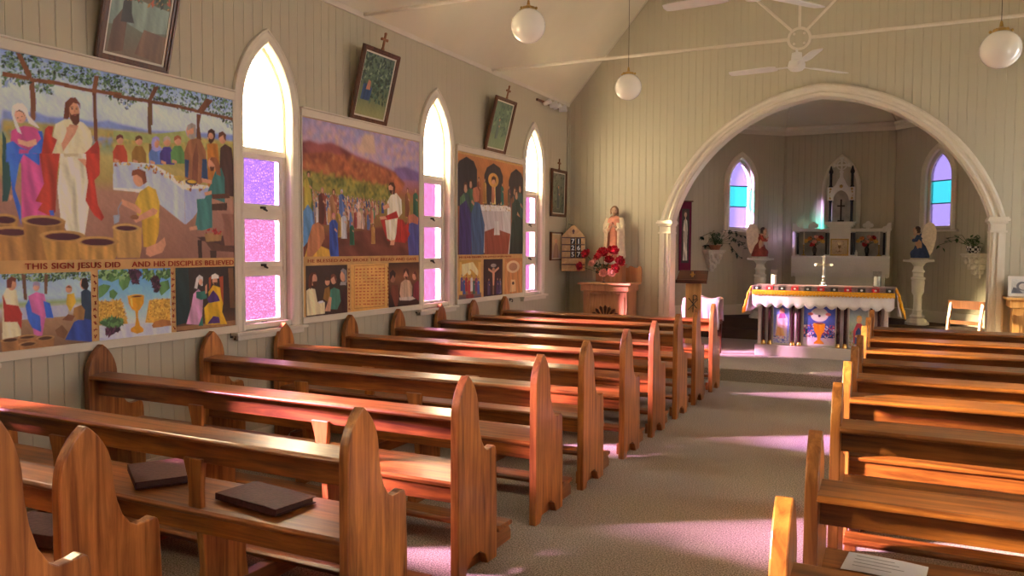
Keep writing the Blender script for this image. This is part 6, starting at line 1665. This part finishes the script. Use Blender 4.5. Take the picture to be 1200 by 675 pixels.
# ------------------------------------------------------------------ wooden chair
ch=thing('wooden_chair','open-backed wooden chair standing alone to the right of the altar','chair',(5.1,10.25,PF),0)
def lo(mb,n,m='chair_wood',bv=.004): return mb.build(n,m,ch,bevel=bv,local=True)
lo(MB().prism([(-.20,.0),(.20,.0),(.215,.4),(-.215,.4)],lambda u,v,w:(u,v-.4+.2,w),.43,.46),'seat')
for sx in (-1,1):
    lo(MB().prism([(-.018,0),(.018,0),(.018,.43),(-.018,.43)],lambda u,v,w:(sx*.185+u,-.17+w,v),-.016,.016),'front_leg')
    lo(MB().prism([(.235,0),(.265,0),(.20,.45),(.23,.66),(.275,.86),(.247,.86),(.20,.66),(.168,.45)],lambda u,v,w:(sx*.18+w,u-.03,v),-.016,.016),'back_post')
mb=MB(); rows=[]
def rail(z0,z1,yy,nm):
    n=10; P=[]
    for i in range(n+1): u=-1+2*i/n; P.append((.205*u,yy+.02*(1-u*u)))
    mb=MB(); mb.sweep([[(x,y-.009,z0) for x,y in P],[(x,y-.009,z1) for x,y in P],[(x,y+.009,z1) for x,y in P],[(x,y+.009,z0) for x,y in P],[(x,y-.009,z0) for x,y in P]]); lo(mb,nm,bv=.002)
rail(.765,.86,.215,'top_rail'); rail(.59,.63,.175,'cross_rail')
lo(MB().box(-.18,.18,-.18,-.16,.38,.43).box(-.18,.18,.14,.16,.38,.43),'seat_frame'); lo(MB().box(-.175,.175,-.178,-.162,.2,.225),'stretcher')
ch.rotation_euler=(0,0,R(-32)+0)
# ------------------------------------------------------------------ spotlight bar high in the left corner
sp=thing('spotlight_bar','dark bar with small white spotlights, high on the left wall by the corner','spotlight',(.03,10.5,3.60))
MB().box(.0,.03,9.98,10.98,3.595,3.625).build('bar','frame_wood',sp,bevel=.003)
for k,(y,r_) in enumerate(((10.2,.04),(10.42,.055),(10.56,.035),(10.76,.055))):
    M=Matrix.Translation((.075,y,3.60))@Matrix.Rotation(R(60+15*(k%2)),4,'Y')@Matrix.Rotation(R(-25),4,'X')
    MB().lathe([(.001,-.06),(r_*.6,-.06),(r_*.75,-.02),(r_,.05),(r_*.92,.055),(r_*.6,.02),(.001,.015)],(0,0,0),18,M).build('lamp_head','white_plastic',sp,smooth=True)
# ------------------------------------------------------------------ light, sky, camera
w=bpy.data.worlds.new('sky'); SC.world=w; w.use_nodes=True; bg=w.node_tree.nodes['Background']; bg.inputs['Color'].default_value=(.97,.985,1.0,1); bg.inputs['Strength'].default_value=SKY
s=bpy.data.lights.new('sun','SUN'); s.energy=SUN; s.angle=R(SUNANG); s.color=(1,.89,.72); so=bpy.data.objects.new('sun',s); COL.objects.link(so)
az,el=R(SUNAZ),R(SUNEL); so.rotation_euler=Vector((math.cos(az)*math.cos(el),math.sin(az)*math.cos(el),-math.sin(el))).to_track_quat('-Z','Y').to_euler(); so.location=(-6,0,6)
def portal(loc,dirv,sx,sy):
    l=bpy.data.lights.new('window_portal','AREA'); l.shape='RECTANGLE'; l.size=sx; l.size_y=sy; l.cycles.is_portal=True; o=bpy.data.objects.new('window_portal',l); COL.objects.link(o); o.location=loc; o.rotation_euler=Vector(dirv).to_track_quat('-Z','Y').to_euler()
for y in WY:
    portal((-.2,y,2.08),(1,0,0),.6,2.3); portal((W+.2,y,2.08),(-1,0,0),.6,2.3)
for f,d in ((LW,(.7,-.7,0)),(RWf,(-.7,-.7,0))): portal(f(sL,2.53,.16),d,.55,1.3)
cam=bpy.data.cameras.new('camera'); co_=bpy.data.objects.new('camera',cam); COL.objects.link(co_); SC.camera=co_
cam.sensor_width=36; cam.lens=36*931.67/1200; cam.clip_start=.05; cam.clip_end=200
yaw,pit,rol=R(26.006),R(-2.9486),R(.2876)
F_=Vector((-math.sin(yaw)*math.cos(pit),math.cos(yaw)*math.cos(pit),math.sin(pit))); Rr=Vector((math.cos(yaw),math.sin(yaw),0)); U_=Rr.cross(F_)
R2=math.cos(rol)*Rr+math.sin(rol)*U_; U2=-math.sin(rol)*Rr+math.cos(rol)*U_
m=Matrix((R2,U2,-F_)).transposed().to_4x4(); m.translation=(4.52,0,1.6); co_.matrix_world=m
SC.view_settings.view_transform='Standard'; SC.view_settings.look='None'; SC.view_settings.exposure=EXPO; SC.view_settings.gamma=1; SC.view_settings.use_curve_mapping=False
SC.render.film_transparent=False
cy=SC.cycles; cy.max_bounces=10; cy.diffuse_bounces=6; cy.transparent_max_bounces=16; cy.sample_clamp_indirect=6; cy.use_denoising=True; cy.caustics_reflective=False; cy.caustics_refractive=False
